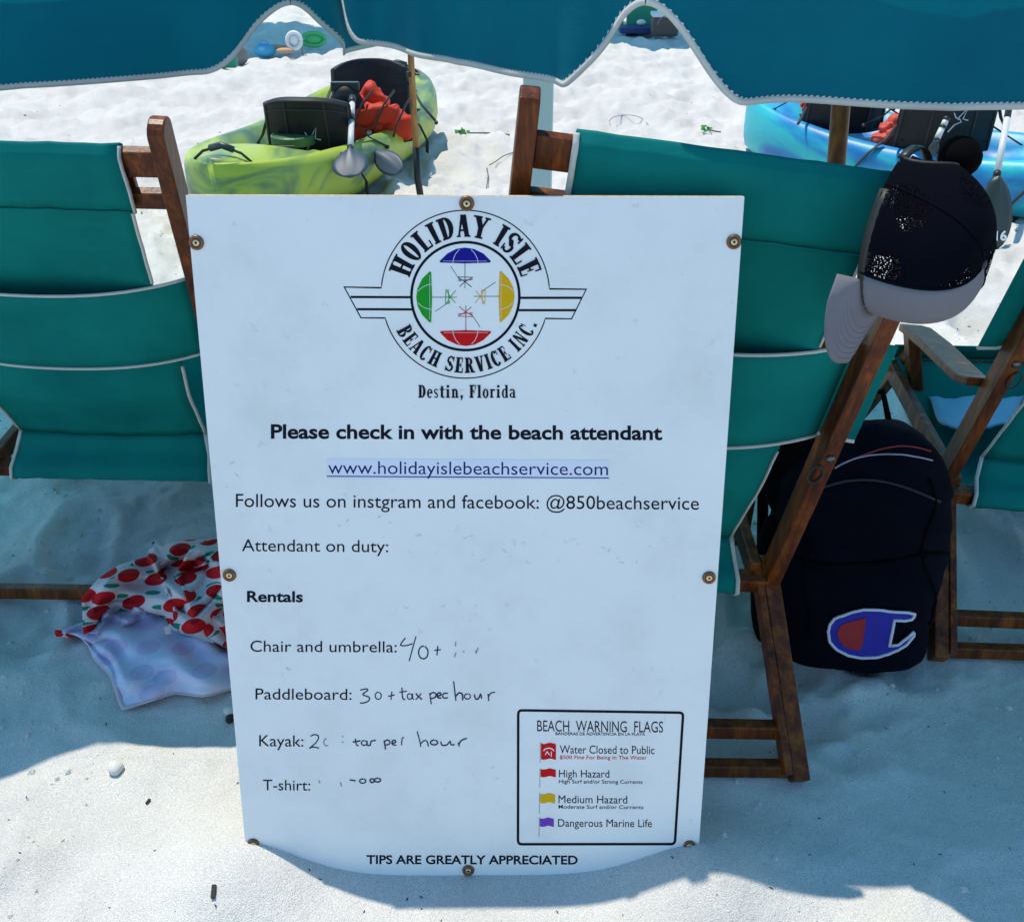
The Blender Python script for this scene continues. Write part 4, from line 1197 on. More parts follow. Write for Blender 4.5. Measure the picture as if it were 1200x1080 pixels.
# ------------------------------------------------------------------ cap hanging on the right chair's post
m = mat('cap_net', (.002, .0025, .006), .9, .05)
co = coords(m, kind='Generated')
vo = nd(m, 'ShaderNodeTexVoronoi', Scale=78.0); lk(m, co, vo.inputs['Vector'])
hole = ramp(m, vo.outputs['Distance'], [(.40, (1,)*3), (.45, (0,)*3)])
pn = nd(m, 'ShaderNodeTexNoise', Scale=2.6, Detail=0.0); lk(m, co, pn.inputs['Vector'])
pr_ = ramp(m, pn.outputs[0], [(.47, (0,)*3), (.49, (1,)*3)])
mu = nd(m, 'ShaderNodeMath', operation='MULTIPLY'); lk(m, hole.outputs[0], mu.inputs[0]); lk(m, pr_.outputs[0], mu.inputs[1])
tr_ = nd(m, 'ShaderNodeBsdfTransparent'); mxs = nd(m, 'ShaderNodeMixShader')
lk(m, mu.outputs[0], mxs.inputs[0]); lk(m, bsdf(m).outputs[0], mxs.inputs[1]); lk(m, tr_.outputs[0], mxs.inputs[2]); lk(m, mxs.outputs[0], m.node_tree.nodes['Material Output'].inputs[0])
M['cap_net'] = m
TC = 1.52; MPP = TC/1200
bvec = -ray(1070, 270).normalized(); rvec = (Vector((1, 0, 0)) - bvec*bvec.x).normalized(); svec = bvec.cross(rvec)
def scr(px, py, dep=0.0): return at_t(px, py, TC) + bvec*dep
cc = scr(1048, 271)
l_ = (rvec*.20 + svec*.98).normalized()
a0_ = (rvec*.98 - svec*.20)
a_ax = (a0_*.90 + bvec*.42).normalized()
w_ax = l_.cross(a_ax).normalized()
if w_ax.dot(bvec) < 0: w_ax = -w_ax
RL_, RA_, RW_ = 96*MPP, 112*MPP, .078
cap = thing('trucker_cap', 'black and grey mesh trucker cap hanging by its strap on the chair post', 'cap', tuple(cc))
def dome(u, v, sc=1.0):
    """u: 0..2pi round the rim (0 = back/strap, pi = brim), v: 0 rim .. 1 top"""
    th = v*math.pi/2
    k = math.cos(th)**.62; z = math.sin(th)**1.0
    fr = -math.cos(u)
    return cc + l_*(RL_*math.cos(u)*k*sc + .012*z*(0)) + w_ax*(RW_*math.sin(u)*k*sc) + a_ax*(RA_*z*sc*(1+.0*fr)) - l_*(.020*z)
NU, NV = 64, 18
def isfront(u, v): return abs(u-math.pi) < R(58)*(1 - .0*v)
front, back = [], []
mbF, mbB = MB(), MB()
pts = [[dome(2*math.pi*j/NU, i/NV) for j in range(NU)] for i in range(NV+1)]
for nm_, mbx, sel in (('front_panel', mbF, True), ('net_crown', mbB, False)):
    flat = [p for r_ in pts for p in r_]
    fs = []
    for i in range(NV):
        for j in range(NU):
            um = 2*math.pi*(j+.5)/NU
            if isfront(um, i/NV) == sel:
                # snapback opening
                if not sel and i < 5 and min(um, 2*math.pi-um) < .55*math.sqrt(max(0, 1-(i/5)**2)): continue
                fs.append((i*NU+j, i*NU+(j+1) % NU, (i+1)*NU+(j+1) % NU, (i+1)*NU+j))
    used = sorted({k for f in fs for k in f}); mp_ = {k: n_ for n_, k in enumerate(used)}
    mbx.add([flat[k] for k in used], [tuple(mp_[k] for k in f) for f in fs])
    mbx.build(nm_, M['cap_grey'] if sel else M['cap_net'], cap, smooth=True, solid=.003)
# inner lining so the net only shows light near its thin patches
mb = MB(); mb.tube([dome(2*math.pi*j/40, .02, .985) for j in range(7, 35)], .011, 6, flat=.3); mb.build('sweatband', M['strap'], cap, smooth=True)
mb = MB(); mb.tube([dome(x_, .01) for x_ in np.linspace(-.60, .60, 12)], .0085, 6, flat=.35); mb.build('snap_strap', M['black'], cap, smooth=True)
mb = MB(); mb.tube([dome(.6*math.cos(s_), .02+.27*math.sin(s_)) for s_ in np.linspace(0, math.pi, 14)], .003, 5); mb.build('opening_binding', M['strap'], cap, smooth=True)
mb = MB(); mb.ell(dome(0, 1.0), (l_*.007, w_ax*.007, a_ax*.004)); mb.build('top_button', M['strap'], cap, smooth=True)
for ua in (R(122), R(238), R(60), R(300)):
    mb = MB(); mb.tube([dome(ua, v, 1.008) for v in np.linspace(0, .985, 14)], .0022, 5); mb.build('seam', M['cap_net'] if ua in (R(60), R(300)) else M['pack'], cap, smooth=True)
pt0 = Vector((.648, 1.521, 1.188))
mb = MB(); mb.ell(pt0 + Vector((.0, -.018, .012)), ((.030, 0, 0), (0, .036, 0), (0, 0, .030)), 14, 9); mb.build('strap_loop', M['pack_blk'], cap, smooth=True)
# brim: curved bill, fixed along the front of the rim
def brim(e, f):
    """e -1..1 along the bill, f 0 (crown) .. 1 (edge)"""
    u = math.pi + e*R(52)
    base_ = dome(u, 0.0)
    ln = .090*max(0, 1-abs(e)**2.8)**.55
    dirv = (-l_*.93 - a_ax*.26).normalized()
    curl = -a_ax*(.030*(abs(e)**2)) 
    p = base_ + dirv*(ln*f) + curl*f*1.1 + w_ax*(math.copysign(.010*f, math.sin(u)))
    return p
G = [[brim(2*j/28-1, i/8) for j in range(29)] for i in range(9)]
mb = MB(); mb.grid(G); br_ = mb.build('brim', M['cap_grey'], cap, smooth=True, solid=.004)
n_b = (G[4][15]-G[4][13]).cross(G[5][14]-G[3][14]).normalized()
if n_b.dot(bvec) < 0: n_b = -n_b
for f in (.30, .40, .50, .60, .70, .80, .90):
    mb = MB()
    for sgn in (1, -1):
        mb.tube([brim(2*j/28-1, f) + n_b*.0022*sgn for j in range(2, 27)], .0007, 4)
    mb.build('brim_stitching', M['cap_stitch'], br_)

# ------------------------------------------------------------------ backpack
M['zip'] = mat('zip_tape', (.012, .012, .016), .5, .3)
bp0 = Vector((.770, 1.86, gz(.77, 1.86) + .0))
pk = thing('backpack', 'dark navy backpack with C emblem standing by the right chair leg', 'backpack', tuple(bp0))
HP = .56
lean = Vector((.018, .19, 1)).normalized()
fw = Vector((-.10, -1, 0)).normalized(); fw = (fw - lean*fw.dot(lean)).normalized()
sx_ = lean.cross(fw).normalized()
if sx_.x < 0: sx_ = -sx_
G = []
for i in range(34):
    f = i/33
    z = HP*f
    w = .180*(1 - .05*math.cos(f*5) + .018*math.sin(f*17))
    dpt = .125
    if f > .66:
        e = (f-.66)/.34; k = math.sqrt(max(0, 1-e**2.3)); w *= .05+.95*k; dpt *= .12 + .88*k
    if f < .07: k = .80+.20*math.sqrt(f/.07); w *= k; dpt *= k
    if f < .44: dpt *= 1.0 + .16*math.sin(math.pi*f/.44)**.5
    row = []
    for j in range(48):
        a = 2*math.pi*j/48
        x = math.copysign(abs(math.cos(a))**.62, math.cos(a))*w
        y = math.copysign(abs(math.sin(a))**.62, math.sin(a))*dpt
        wr = .005*math.sin(x*38+f*21) + .006*math.sin(f*47+x*23+2*math.sin(x*20)) + .009*math.sin(f*13+x*9) + .003*math.sin(f*90+x*50)
        if f < .44 and y > 0: y += wr*.25
        else: x *= 1+wr; y += wr
        row.append(bp0 + lean*(z + .006*math.sin(x*20)*(1 if f > .1 else 0)) + sx_*x + fw*y)
    G.append(row)
mb = MB(); mb.grid(G, wrap=True); mb.f.append(tuple(range(48))[::-1]); q = len(mb.v)-48; mb.f.append(tuple(q+i for i in range(48)))
body = mb.build('body', M['pack'], pk, smooth=True)
bvh = BVHTree.FromPolygons([Vector(v) for v in mb.v], mb.f)
def onp(px, py, lift=.003):
    d = ray(px, py).normalized()
    h, nrm_, i_, di = bvh.ray_cast(EYE, d)
    if h is None: 
        return EYE + d*2.45
    if nrm_.dot(d) > 0: nrm_ = -nrm_
    return h + nrm_*lift
def fillpoly(poly_, lift, nm, mt, par):
    bm = bmesh.new()
    vs_ = [bm.verts.new((x, y, 0)) for x, y in poly_]
    from mathutils.geometry import tessellate_polygon
    for tr3 in tessellate_polygon([[Vector((x, y, 0)) for x, y in poly_]]): bm.faces.new([vs_[i] for i in tr3])
    for _ in range(3):
        e = [e for e in bm.edges if e.calc_length() > 6]
        if not e: break
        bmesh.ops.subdivide_edges(bm, edges=e, cuts=1)
        bmesh.ops.triangulate(bm, faces=bm.faces[:])
    bm.verts.index_update()
    mb = MB(); mb.add([onp(v.co.x, v.co.y, lift) for v in bm.verts], [tuple(v.index for v in f.verts) for f in bm.faces]); bm.free()
    return mb.build(nm, mt, par, smooth=True)
def z5(L): return [(940+x/7.5, 690+y/7.5) for x, y in L]
emb_o = z5([(225, 365), (235, 305), (275, 255), (340, 225), (440, 190), (535, 170), (660, 172), (800, 185), (900, 190), (972, 205), (960, 232), (930, 262), (880, 272), (797, 262), (782, 360), (758, 482), (830, 470), (900, 420), (960, 362), (962, 395), (900, 470), (830, 520), (740, 560), (640, 582), (520, 586), (400, 565), (300, 515), (240, 445)])
eb = fillpoly(emb_o, .0075, 'emblem', M['emb_blue'], pk)
fillpoly(z5([(300, 375), (325, 310), (380, 285), (460, 262), (550, 240), (545, 340), (528, 430), (505, 515), (430, 510), (360, 480), (318, 435)]), .0095, 'emblem_centre', M['emb_red'], eb)
mb = MB(); P_ = emb_o + [emb_o[0]]
PP = []
for i in range(len(P_)-1):
    for q in range(3): PP.append(tuple(lerp_(P_[i][c], P_[i+1][c], q/3) for c in (0, 1)))
PP.append(P_[-1])
mb.tube([onp(x, y, .0085) for x, y in PP], .0034, 6, cap=False); mb.build('emblem_outline', M['emb_white'], eb, smooth=True)
def seam(pts_, r_, mt, nm, lift=.002):
    mb = MB(); mb.tube([onp(x, y, lift) for x, y in pts_], r_, 6); mb.build(nm, mt, pk, smooth=True)
seam([(978+ (1092-978)*i/16, 549 - 17*math.sin(math.pi*(i/16)**.8*.82)) for i in range(17)], .0019, M['piping'], 'piping')
seam([(1000 + 90*i/12, 538 - 15*math.sin(math.pi*(i/12)*.80)) for i in range(13)], .0019, M['piping_red'], 'piping')
seam([(925 + 176*i/16, 588 - 26*math.sin(math.pi*(i/16))) for i in range(17)], .0032, M['zip'], 'zip')
mb = MB(); q_ = onp(948, 583, .006); mb.ell(q_, ((.006, 0, 0), (0, .004, 0), (0, 0, .012))); mb.build('zip_pull', M['metal_dark'], pk, smooth=True)
seam([(1088 + 8*math.sin(i*.5), 560 + i*9) for i in range(20)], .0028, M['pack_blk'], 'side_seam')
seam([(945 + 4*math.sin(i*.5), 600 + i*8) for i in range(19)], .0028, M['pack_blk'], 'side_seam')
seam([(938 + 172*i/16, 655 + 6*math.sin(i*.3)) for i in range(17)], .004, M['pack_blk'], 'pocket_seam')
mb = MB(); mb.tube([bp0 + lean*(HP*.97) + sx_*-.04 - fw*.05, bp0 + lean*(HP+.045) + sx_*-.03 - fw*.06, bp0 + lean*(HP+.05) + sx_*.03 - fw*.06, bp0 + lean*(HP*.97) + sx_*.05 - fw*.05], .010, 8, flat=.5); mb.build('grab_loop', M['pack_blk'], pk, smooth=True)
for s_ in (-1, 1):
    o_ = bp0 + sx_*s_*.09 - fw*.12
    mb = MB(); mb.tube([o_ + lean*.50, o_ + lean*.48 - fw*.06 + sx_*s_*.06, o_ + lean*.30 - fw*.09 + sx_*s_*.09, o_ + lean*.12 - fw*.05 + sx_*s_*.08, o_ + lean*.04], .028, 8, flat=.35); mb.build('shoulder_strap', M['pack_blk'], pk, smooth=True)
# left side pocket bulge hanging towards the chair
mb = MB(); mb.ell(bp0 + sx_*-.185 + lean*.17 + fw*.0, (sx_*.035, fw*.075, lean*.16), 16, 10); mb.build('side_pocket', M['pack_blk'], pk, smooth=True)
mb = MB(); mb.ell(bp0 + sx_*-.15 + lean*.44 - fw*.02, (sx_*.07, fw*.07, lean*.13), 16, 10); mb.build('top_flap', M['pack_blk'], pk, smooth=True)

# ------------------------------------------------------------------ printed towel
def towel_mat(name, base, r1, g1, fade=0.0):
    m = mat(name, base, .9, .1)
    uvn = nd(m, 'ShaderNodeUVMap')
    mp = nd(m, 'ShaderNodeMapping'); lk(m, uvn.outputs[0], mp.inputs[0])
    dn = nd(m, 'ShaderNodeTexNoise', Scale=3.0, Detail=2.0); lk(m, mp.outputs[0], dn.inputs['Vector'])
    def spots(scale, thr, off, sq):
        mp2 = nd(m, 'ShaderNodeMapping'); mp2.inputs['Location'].default_value = (off, off*.7, 0); mp2.inputs['Scale'].default_value = (1, sq, 1); mp2.inputs['Rotation'].default_value = (0, 0, off)
        lk(m, mp.outputs[0], mp2.inputs[0])
        v = nd(m, 'ShaderNodeTexVoronoi', Scale=scale, Randomness=.55); v.voronoi_dimensions = '2D'; lk(m, mp2.outputs[0], v.inputs['Vector'])
        return ramp(m, v.outputs['Distance'], [(thr, (1,)*3), (thr+.02, (0,)*3)]).outputs[0], ramp(m, v.outputs['Distance'], [(thr+.055, (1,)*3), (thr+.075, (0,)*3)]).outputs[0]
    f1, h1 = spots(12.5, .33, .2, 1.0); f2, h2 = spots(11, .20, 1.3, 2.1)
    mixs = []
    cur = None
    prev = (*base, 1)
    last = None
    for fac, c_ in ((f2, g1), (h1, base), (f1, r1)):
        mx = nd(m, 'ShaderNodeMix', data_type='RGBA')
        lk(m, fac, mx.inputs[0])
        if last is None: mx.inputs[6].default_value = prev
        else: lk(m, last, mx.inputs[6])
        mx.inputs[7].default_value = (*c_, 1)
        last = mx.outputs[2]
    lk(m, last, bsdf(m).inputs['Base Color'])
    wv = nd(m, 'ShaderNodeTexNoise', Scale=160.0, Detail=2.0); lk(m, mp.outputs[0], wv.inputs['Vector'])
    bump(m, wv.outputs[0], .2, .003)
    return m
M['print'] = towel_mat('towel_print', (.68, .60, .60), (.55, .014, .018), (.02, .24, .15))
M['reverse'] = towel_mat('towel_reverse', (.62, .62, .76), (.56, .50, .68), (.50, .60, .74))
M['tow_hem'] = mk_canvas('towel_hem', (.66, .50, .52), (.58, .46, .50), 0, None, 600, .9)
tc_ = at_z(190, 730, 0)
tw = thing('beach_towel', 'crumpled red cherry print towel on the sand left of the sign', 'towel', (tc_.x, tc_.y, gz(tc_.x, tc_.y)))
def resample(pl, n):
    d = [0]
    for a, b in zip(pl, pl[1:]): d.append(d[-1] + math.hypot(b[0]-a[0], b[1]-a[1]))
    out = []
    for i in range(n):
        s_ = d[-1]*i/(n-1)
        k = max(j for j in range(len(d)-1) if d[j] <= s_ + 1e-9)
        f = (s_-d[k])/max(d[k+1]-d[k], 1e-9)
        out.append(tuple(lerp_(pl[k][c], pl[k+1][c], f) for c in range(len(pl[0]))))
    return out
def patch(top, bot, hf, nu, nv, nm, mt, uvs=1.0, uvo=(0, 0), par=None, uvrot=0):
    """top / bottom outlines as photo points on the sand; hf(u,v) height above the sand"""
    T_, B_ = resample(top, nu), resample(bot, nu)
    G = []; uv = []
    for i in range(nv):
        f = i/(nv-1); row = []
        for j in range(nu):
            e = j/(nu-1)
            x = lerp_(T_[j][0], B_[j][0], f); y = lerp_(T_[j][1], B_[j][1], f)
            h = hf(e, f)
            # point of that height on the sight line keeps the outline; depth follows the height
            g_ = at_z(x, y, 0); base_ = gz(g_.x, g_.y) + .004
            p = at_z(x, y, base_ + h)
            row.append(p)
            q = at_z(x, y, 0)
            uv.append((uvs*(q.x*math.cos(uvrot)-q.y*math.sin(uvrot)*1.0)+uvo[0], uvs*(q.x*math.sin(uvrot)+q.y*math.cos(uvrot))*1.0+uvo[1]))
        G.append(row)
    mb = MB(); mb.grid(G); mb.uv = uv
    o = mb.build(nm, mt, par or tw, smooth=True, solid=.0035)
    return o, G
def env(e, f, k=4): return (min(1, k*f)*min(1, k*(1-f)))**.7
# reverse flap lying flat
def h1_(e, f): return .006 + .010*env(e, f, 4)*abs(math.sin(13*e+9*f)) + .008*env(e, f, 4)*math.sin(21*e-15*f) + .014*math.exp(-((e-.35-.3*f)/.05)**2) + .009*math.exp(-((e-.7+.25*f)/.04)**2) + .012*env(e, f, 3)*(.6+.4*math.sin(9*e+3*f)) + .010*max(0, math.sin(7*e-4*f+1))*env(e, f, 3) + .018*(1-f)**3
o, G = patch([(68, 741), (92, 731), (118, 722), (160, 712), (215, 712), (275, 740), (345, 765)], [(70, 746), (86, 738), (100, 742), (112, 772), (132, 792), (144, 831), (205, 812), (240, 816), (300, 800), (345, 790)][2:], h1_, 40, 22, 'reverse_flap', M['reverse'], 1.0, (.3, .1))
mb = MB(); mb.tube([p + Vector((0, 0, .002)) for p in G[-1]], .006, 6, flat=.35); mb.build('hem', M['tow_hem'], o, smooth=True)
# printed heap: several overlapping folds
def fold(cu, w, a):
    return lambda e, f: 0
def heap(seed, amp, lift):
    rd = random.Random(seed); ph = [rd.uniform(0, 6) for _ in range(6)]
    def h(e, f):
        r1_ = abs(math.sin(6.5*e + 2.2*f + ph[0])); r2_ = abs(math.sin(4*e - 5*f + ph[1])); r3_ = abs(math.sin(11*e + 4*f + ph[2]))
        return lift*(1 - .45*f) + env(e, f, 4)*amp*(.9*(1-r1_)**1.6 + .7*(1-r2_)**2 + .3*(1-r3_)) + .006
    return h
patch([(96, 700), (118, 676), (140, 662), (182, 650), (230, 660), (300, 700)], [(98, 742), (112, 738), (135, 715), (172, 717), (192, 722), (210, 740), (300, 770)], heap(3, .050, .070), 46, 30, 'printed_fold', M['print'], 1.0, (.0, .0))
patch([(176, 640), (182, 632), (190, 640), (205, 634), (240, 632), (300, 628), (345, 630)], [(172, 660), (188, 706), (200, 738), (240, 752), (275, 764), (345, 772)], heap(8, .085, .045), 50, 40, 'printed_fold', M['print'], 1.0, (.4, .2), uvrot=.5)
patch([(225, 640), (250, 632), (300, 630), (345, 632)], [(196, 690), (222, 735), (262, 757), (345, 770)], heap(15, .075, .085), 40, 34, 'printed_fold', M['print'], 1.0, (.1, .5), uvrot=-.6)
# pale lobe turned inside out
patch([(112, 712), (122, 700), (150, 702), (175, 714)], [(106, 744), (125, 742), (150, 734), (172, 722)], heap(5, .035, .035), 24, 14, 'turned_corner', M['reverse'], 1.0, (.6, .3))
patch([(64, 738), (75, 735), (98, 731), (118, 728)], [(66, 745), (80, 747), (100, 742), (116, 738)], heap(6, .012, .010), 16, 8, 'corner', M['print'], 1.4, (.2, .6))
p_ = at_z(192, 734, .06)
mb = MB(); mb.add([p_, p_ + Vector((.014, .003, .0)), p_ + Vector((.016, -.006, -.016)), p_ + Vector((.003, -.008, -.016))], [(0, 1, 2, 3)]); mb.build('care_label', M['hem'], tw, solid=.001)

# pale blue cloth on the third chair's seat
t3 = []
for (x, y, yy) in ((1082, 463, 2.66), (1200, 466, 2.62), (1180, 500, 2.38), (1113, 505, 2.38)): t3.append(at_y(x, y, yy))
G = []
for i in range(9):
    f = i/8
    a, b = t3[0].lerp(t3[3], f), t3[1].lerp(t3[2], f)
    G.append([a.lerp(b, j/10) + Vector((0, 0, .006*math.sin(j*1.4+i) + .008*math.sin(i*.9))) for j in range(11)])
mb = MB(); mb.grid(G); o = mb.build('seat_cloth', M['paper'], None, smooth=True, solid=.006)
tag(o, 'pale blue cloth lying on the seat of the right edge chair', 'cloth')

# ------------------------------------------------------------------ small things on the sand
def on_sand(px, py, dz=0): 
    p = at_z(px, py, 0)
    for _ in range(4): p = at_z(px, py, gz(p.x, p.y)+dz)
    return p
p = on_sand(136, 903)
G = []
for i in range(9):
    th = math.pi*i/8
    G.append([p + Vector((.0155*math.cos(a)*math.sin(th)*(1+.12*math.sin(3*a)), .017*math.sin(a)*math.sin(th)*(1+.10*math.cos(2*a+1)), .008 + .012*math.cos(th))) for a in np.linspace(0, 2*math.pi, 17)[:-1]])
mb = MB(); mb.grid(G, wrap=True); o = mb.build('shell', M['shell'], None, smooth=True); tag(o, 'round pale shell lying on the sunlit sand at lower left', 'shell')
p = on_sand(271, 834, .004)
mb = MB(); mb.ell(p + Vector((-.004, 0, .004)), ((.013, 0, 0), (0, .012, 0), (0, 0, .010))); o = mb.build('pebble', M['shell'], None, smooth=True); tag(o, 'small white pebble at the left edge of the sign', 'pebble')
p = on_sand(270, 843, .002)
mb = MB(); mb.ell(p + Vector((0, 0, .004)), ((.010, 0, 0), (0, .014, 0), (0, 0, .008))); o = mb.build('pebble', M['twig'], None, smooth=True); tag(o, 'small dark pebble at the left edge of the sign', 'pebble')
a = on_sand(249.5, 1052, .004); b = on_sand(251, 1036, .004)
mb = MB(); mb.beam(a, b, .0075, .006, (1, 0, 0)); o = mb.build('charred_stick', M['twig'], None, bevel=.001); tag(o, 'short black stick on the sand at the lower left of the sign', 'stick')
a = on_sand(171.5, 941, .003); b = on_sand(175.5, 936, .003)
mb = MB(); mb.tube([a, b], .0028, 6); o = mb.build('twig', M['twig'], None); tag(o, 'tiny dark twig on sunlit sand below the round shell', 'twig')
# green weed with trailing stems
def weed(px, py, s_, label, trail, seed):
    rd = random.Random(seed); p = on_sand(px, py, .004)
    t = thing('seaweed', label, 'seaweed', tuple(p))
    for k in range(11):
        a = rd.uniform(0, 6.28); r_ = rd.uniform(.1, 1)*s_
        c = p + Vector((math.cos(a)*r_, math.sin(a)*r_*1.6, rd.uniform(.002, .018)))
        d = Vector((rd.uniform(-1, 1), rd.uniform(-1, 1), rd.uniform(-.2, .6))).normalized()
        e = d.orthogonal().normalized()
        mb = MB(); mb.grid([[c - d*.025*s_/.05 + e*.004, c + e*.016*s_/.05, c + d*.025*s_/.05 + e*.004], [c - d*.025*s_/.05 - e*.004, c - e*.012*s_/.05, c + d*.025*s_/.05 - e*.004]])
        mb.build('frond', M['seaweed'], t, solid=.002)
    mb = MB(); mb.tube([on_sand(x, y, .004) for x, y in trail], .0045, 5); mb.build('stem', M['twig'], t)
weed(542, 156, .045, 'green seaweed tuft on the sand left of the white post', [(548, 156), (558, 156), (570, 156), (588, 157), (597, 158)], 3)
weed(826, 152, .035, 'green seaweed tuft on the sand right of the white post', [(830, 152), (838, 154), (845, 155)], 5)
for nm_, lb_, tr_p in (('string', 'thin dark string curling on the sand left of the right chair', [(604, 178), (590, 183), (580, 190), (571, 196), (572, 206), (570, 222)]),
                       ('string', 'thin string looping on the sand above the right chair canvas', [(714, 143), (718, 138), (730, 135), (745, 136), (755, 141), (760, 147)])):
    mb = MB(); P3 = cm([on_sand(x, y, .003) for x, y in tr_p]); mb.tube(P3, .0028, 5); o = mb.build(nm_, M['marker_faint'] if 'loop' in lb_ else M['twig'], None); tag(o, lb_, 'string')
# scattered grit and plant crumbs nobody could count
mb = MB()
rd = random.Random(5)
for k in range(900):
    y_ = .75 + 8*rd.random()**1.7; x_ = (rd.random()-.5)*(1.6+y_*1.15)
    z_ = gz(x_, y_) if k < 900 else 0
    s_ = rd.uniform(.0008, .0022)*(1+y_*.18); a = rd.uniform(0, 3.14); el = rd.uniform(1, 3.0)
    dx, dy = math.cos(a)*s_*el, math.sin(a)*s_*el
    mb.add([(x_-dx, y_-dy, z_+.001), (x_+dy*.5, y_-dx*.5, z_+.001), (x_+dx, y_+dy, z_+.001), (x_, y_, z_+.001+s_)], [(0, 1, 3), (1, 2, 3), (2, 0, 3)])
o = mb.build('grit', M['twig'], None); tag(o, 'dark crumbs of weed and grit scattered over the sand', None, kind='stuff')

# small clods and lumps of sand kicked up all over
mb = MB(); xs, ys, ss = [], [], []
for k in range(5200):
    y_ = .70 + 5.5*rd.random()**1.6; x_ = (rd.random()-.5)*(1.5+y_*1.15)
    c_ = vnoise(np.array([x_*3.]), np.array([y_*3.]), 77)[0]
    if c_ < .02 + .25*rd.random() - .18: continue
    if 1.12 < y_ < 1.30 and abs(x_+.07) < .43: continue
    xs.append(x_); ys.append(y_); ss.append(rd.choice((1, 1, 1, 1.6, 2.6))*rd.uniform(.0012, .0030)*(1+y_*.22))
zs = sand_h(np.array(xs), np.array(ys))
for x_, y_, s_, z_ in zip(xs, ys, ss, zs):
    a = rd.uniform(0, 3.14); ca, sa = math.cos(a)*s_, math.sin(a)*s_; e_ = rd.uniform(.7, 1.4)
    z_ = float(z_)
    mb.add([(x_-ca, y_-sa, z_-.0005), (x_+sa*e_, y_-ca*e_, z_-.0005), (x_+ca, y_+sa, z_-.0005), (x_-sa, y_+ca, z_-.0005), (x_-ca*.4, y_-sa*.3, z_+s_*.8), (x_+ca*.5, y_+sa*.4, z_+s_*.65)],
           [(0, 1, 4), (1, 5, 4), (1, 2, 5), (2, 3, 5), (3, 4, 5), (3, 0, 4)])
o = mb.build('sand_clods', M['sand'], None); tag(o, 'small clods of white sand lying on the sand', None, kind='stuff')

# ------------------------------------------------------------------ belongings in the shade far off
def ground_thing(name, px, py, parts, label, cat):
    p = on_sand(px, py)
    t = thing(name, label, cat, tuple(p))
    for nm_, mt, kind, off, size in parts:
        mb = MB(); c = p + Vector(off)
        if kind == 'ell': mb.ell(c, ((size[0], 0, 0), (0, size[1], 0), (0, 0, size[2])), 12, 8); mb.build(nm_, mt, t, smooth=True)
        elif kind == 'box': mb.beam(c - Vector((size[0], 0, 0)), c + Vector((size[0], 0, 0)), size[1]*2, size[2]*2, (0, 1, 0)); mb.build(nm_, mt, t, bevel=min(size)*.3)
        elif kind == 'loop':
            mb.tube([c + Vector((size[0]*math.cos(a), 0, size[2]*math.sin(a))) for a in np.linspace(0, math.pi, 9)], size[1], 6); mb.build(nm_, mt, t, smooth=True)
        elif kind == 'ring':
            mb.tube([c + Vector((size[0]*math.cos(a), size[1]*math.sin(a)*.2, size[2]*math.sin(a))) for a in np.linspace(0, 2*math.pi, 17)], .02, 6); mb.build(nm_, mt, t, smooth=True)
    return t
gcol = mat('tote_green', (.02, .26, .16), .7); bcol = mat('bag_blue', (.05, .38, .62), .7); grey = mat('bag_grey', (.22, .20, .22), .8); brown = mat('bag_brown', (.08, .04, .035), .8); ltgreen = mat('float_green', (.08, .50, .16), .6)
ground_thing('tote_bag', 269, 79, [('bag_body', gcol, 'box', (0, 0, .09), (.075, .05, .09)), ('handle', gcol, 'loop', (0, 0, .17), (.04, .006, .05))], 'green tote bag far off between brown and grey bags', 'bag')
ground_thing('duffel_bag', 248, 81, [('bag_body', brown, 'ell', (0, 0, .05), (.17, .08, .05)), ('handle', brown, 'loop', (0, 0, .08), (.05, .006, .04))], 'low dark brown bag far off, left of the green tote', 'bag')
ground_thing('rucksack', 283, 75, [('bag_body', grey, 'ell', (0, 0, .08), (.075, .06, .09)), ('flap', grey, 'ell', (0, -.03, .14), (.05, .04, .03)), ('handle', grey, 'loop', (0, 0, .16), (.02, .005, .03))], 'small grey rucksack far off, right of the green tote', 'bag')
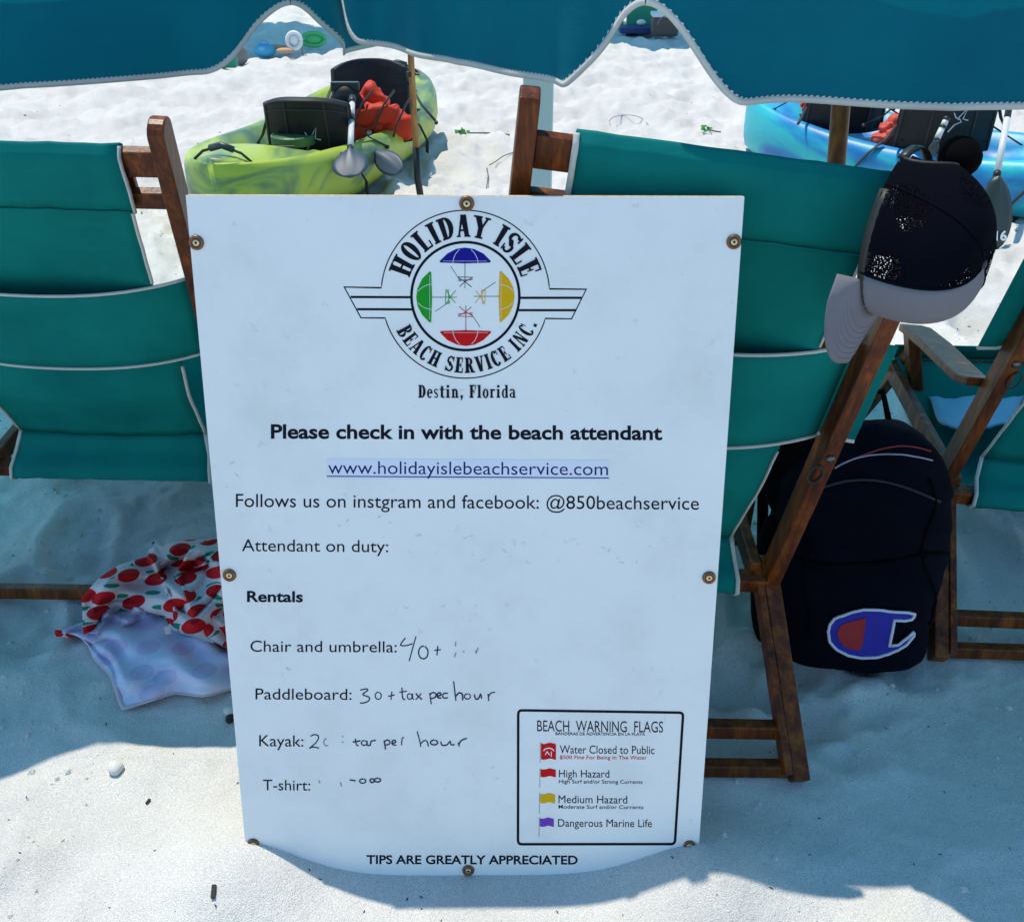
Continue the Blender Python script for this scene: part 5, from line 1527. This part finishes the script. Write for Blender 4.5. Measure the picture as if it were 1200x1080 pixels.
ground_thing('beach_bag', 311, 67, [('bag_body', bcol, 'ell', (0, 0, .06), (.11, .07, .065)), ('bag_top', M['paper'], 'ell', (-.01, -.03, .08), (.05, .04, .03)), ('handle', bcol, 'loop', (0, 0, .10), (.05, .006, .05))], 'light blue beach bag far off on the sand by the tan mat', 'bag')
ground_thing('rolled_mat', 318, 62, [('roll', M['skin'], 'ell', (0, .05, .04), (.19, .05, .030)), ('roll', M['skin'], 'ell', (.16, -.12, .035), (.09, .05, .028)), ('strap', M['black'], 'box', (.19, .05, .07), (.015, .055, .05))], 'tan rolled mat with a black strap, far off in umbrella shade', 'mat')
ground_thing('folding_seat', 346, 62, [('frame', M['post_white'], 'ring', (0, 0, .11), (.068, .08, .072)), ('sling', M['post_white'], 'ell', (0, .01, .11), (.05, .02, .05)), ('leg', grey, 'box', (-.07, 0, .02), (.008, .008, .04)), ('leg', grey, 'box', (.07, 0, .02), (.008, .008, .04))], 'small white round folding seat far off beside the tan mat', 'seat')
ground_thing('float_tube', 368, 55, [('tube', ltgreen, 'ring', (0, 0, .07), (.12, .1, .06)), ('panel', ltgreen, 'ell', (0, .02, .06), (.10, .04, .05))], 'bright green float lying far off under an umbrella', 'float')
ground_thing('beach_chair', 752, 44, [('backrest', gcol, 'box', (0, .1, .22), (.17, .03, .20)), ('seat', mat('chair_navy', (.02, .05, .16), .7), 'box', (-.08, -.1, .10), (.19, .14, .03)), ('towel', M['post_white'], 'ell', (-.03, -.12, .17), (.05, .05, .03)), ('leg', grey, 'box', (-.22, -.1, .05), (.01, .15, .02)), ('leg', grey, 'box', (.14, -.1, .05), (.01, .15, .02))], 'dark green beach chair far off under the umbrella notch', 'chair')
ground_thing('cool_box', 778, 42, [('box', mat('cooler_brown', (.09, .07, .06), .6), 'box', (0, 0, .10), (.14, .11, .10)), ('lid', M['post_white'], 'box', (0, 0, .215), (.145, .115, .02)), ('handle', grey, 'loop', (0, -.11, .12), (.09, .008, .09))], 'brown cool box with white lid far off beside the dark green chair', 'cool box')
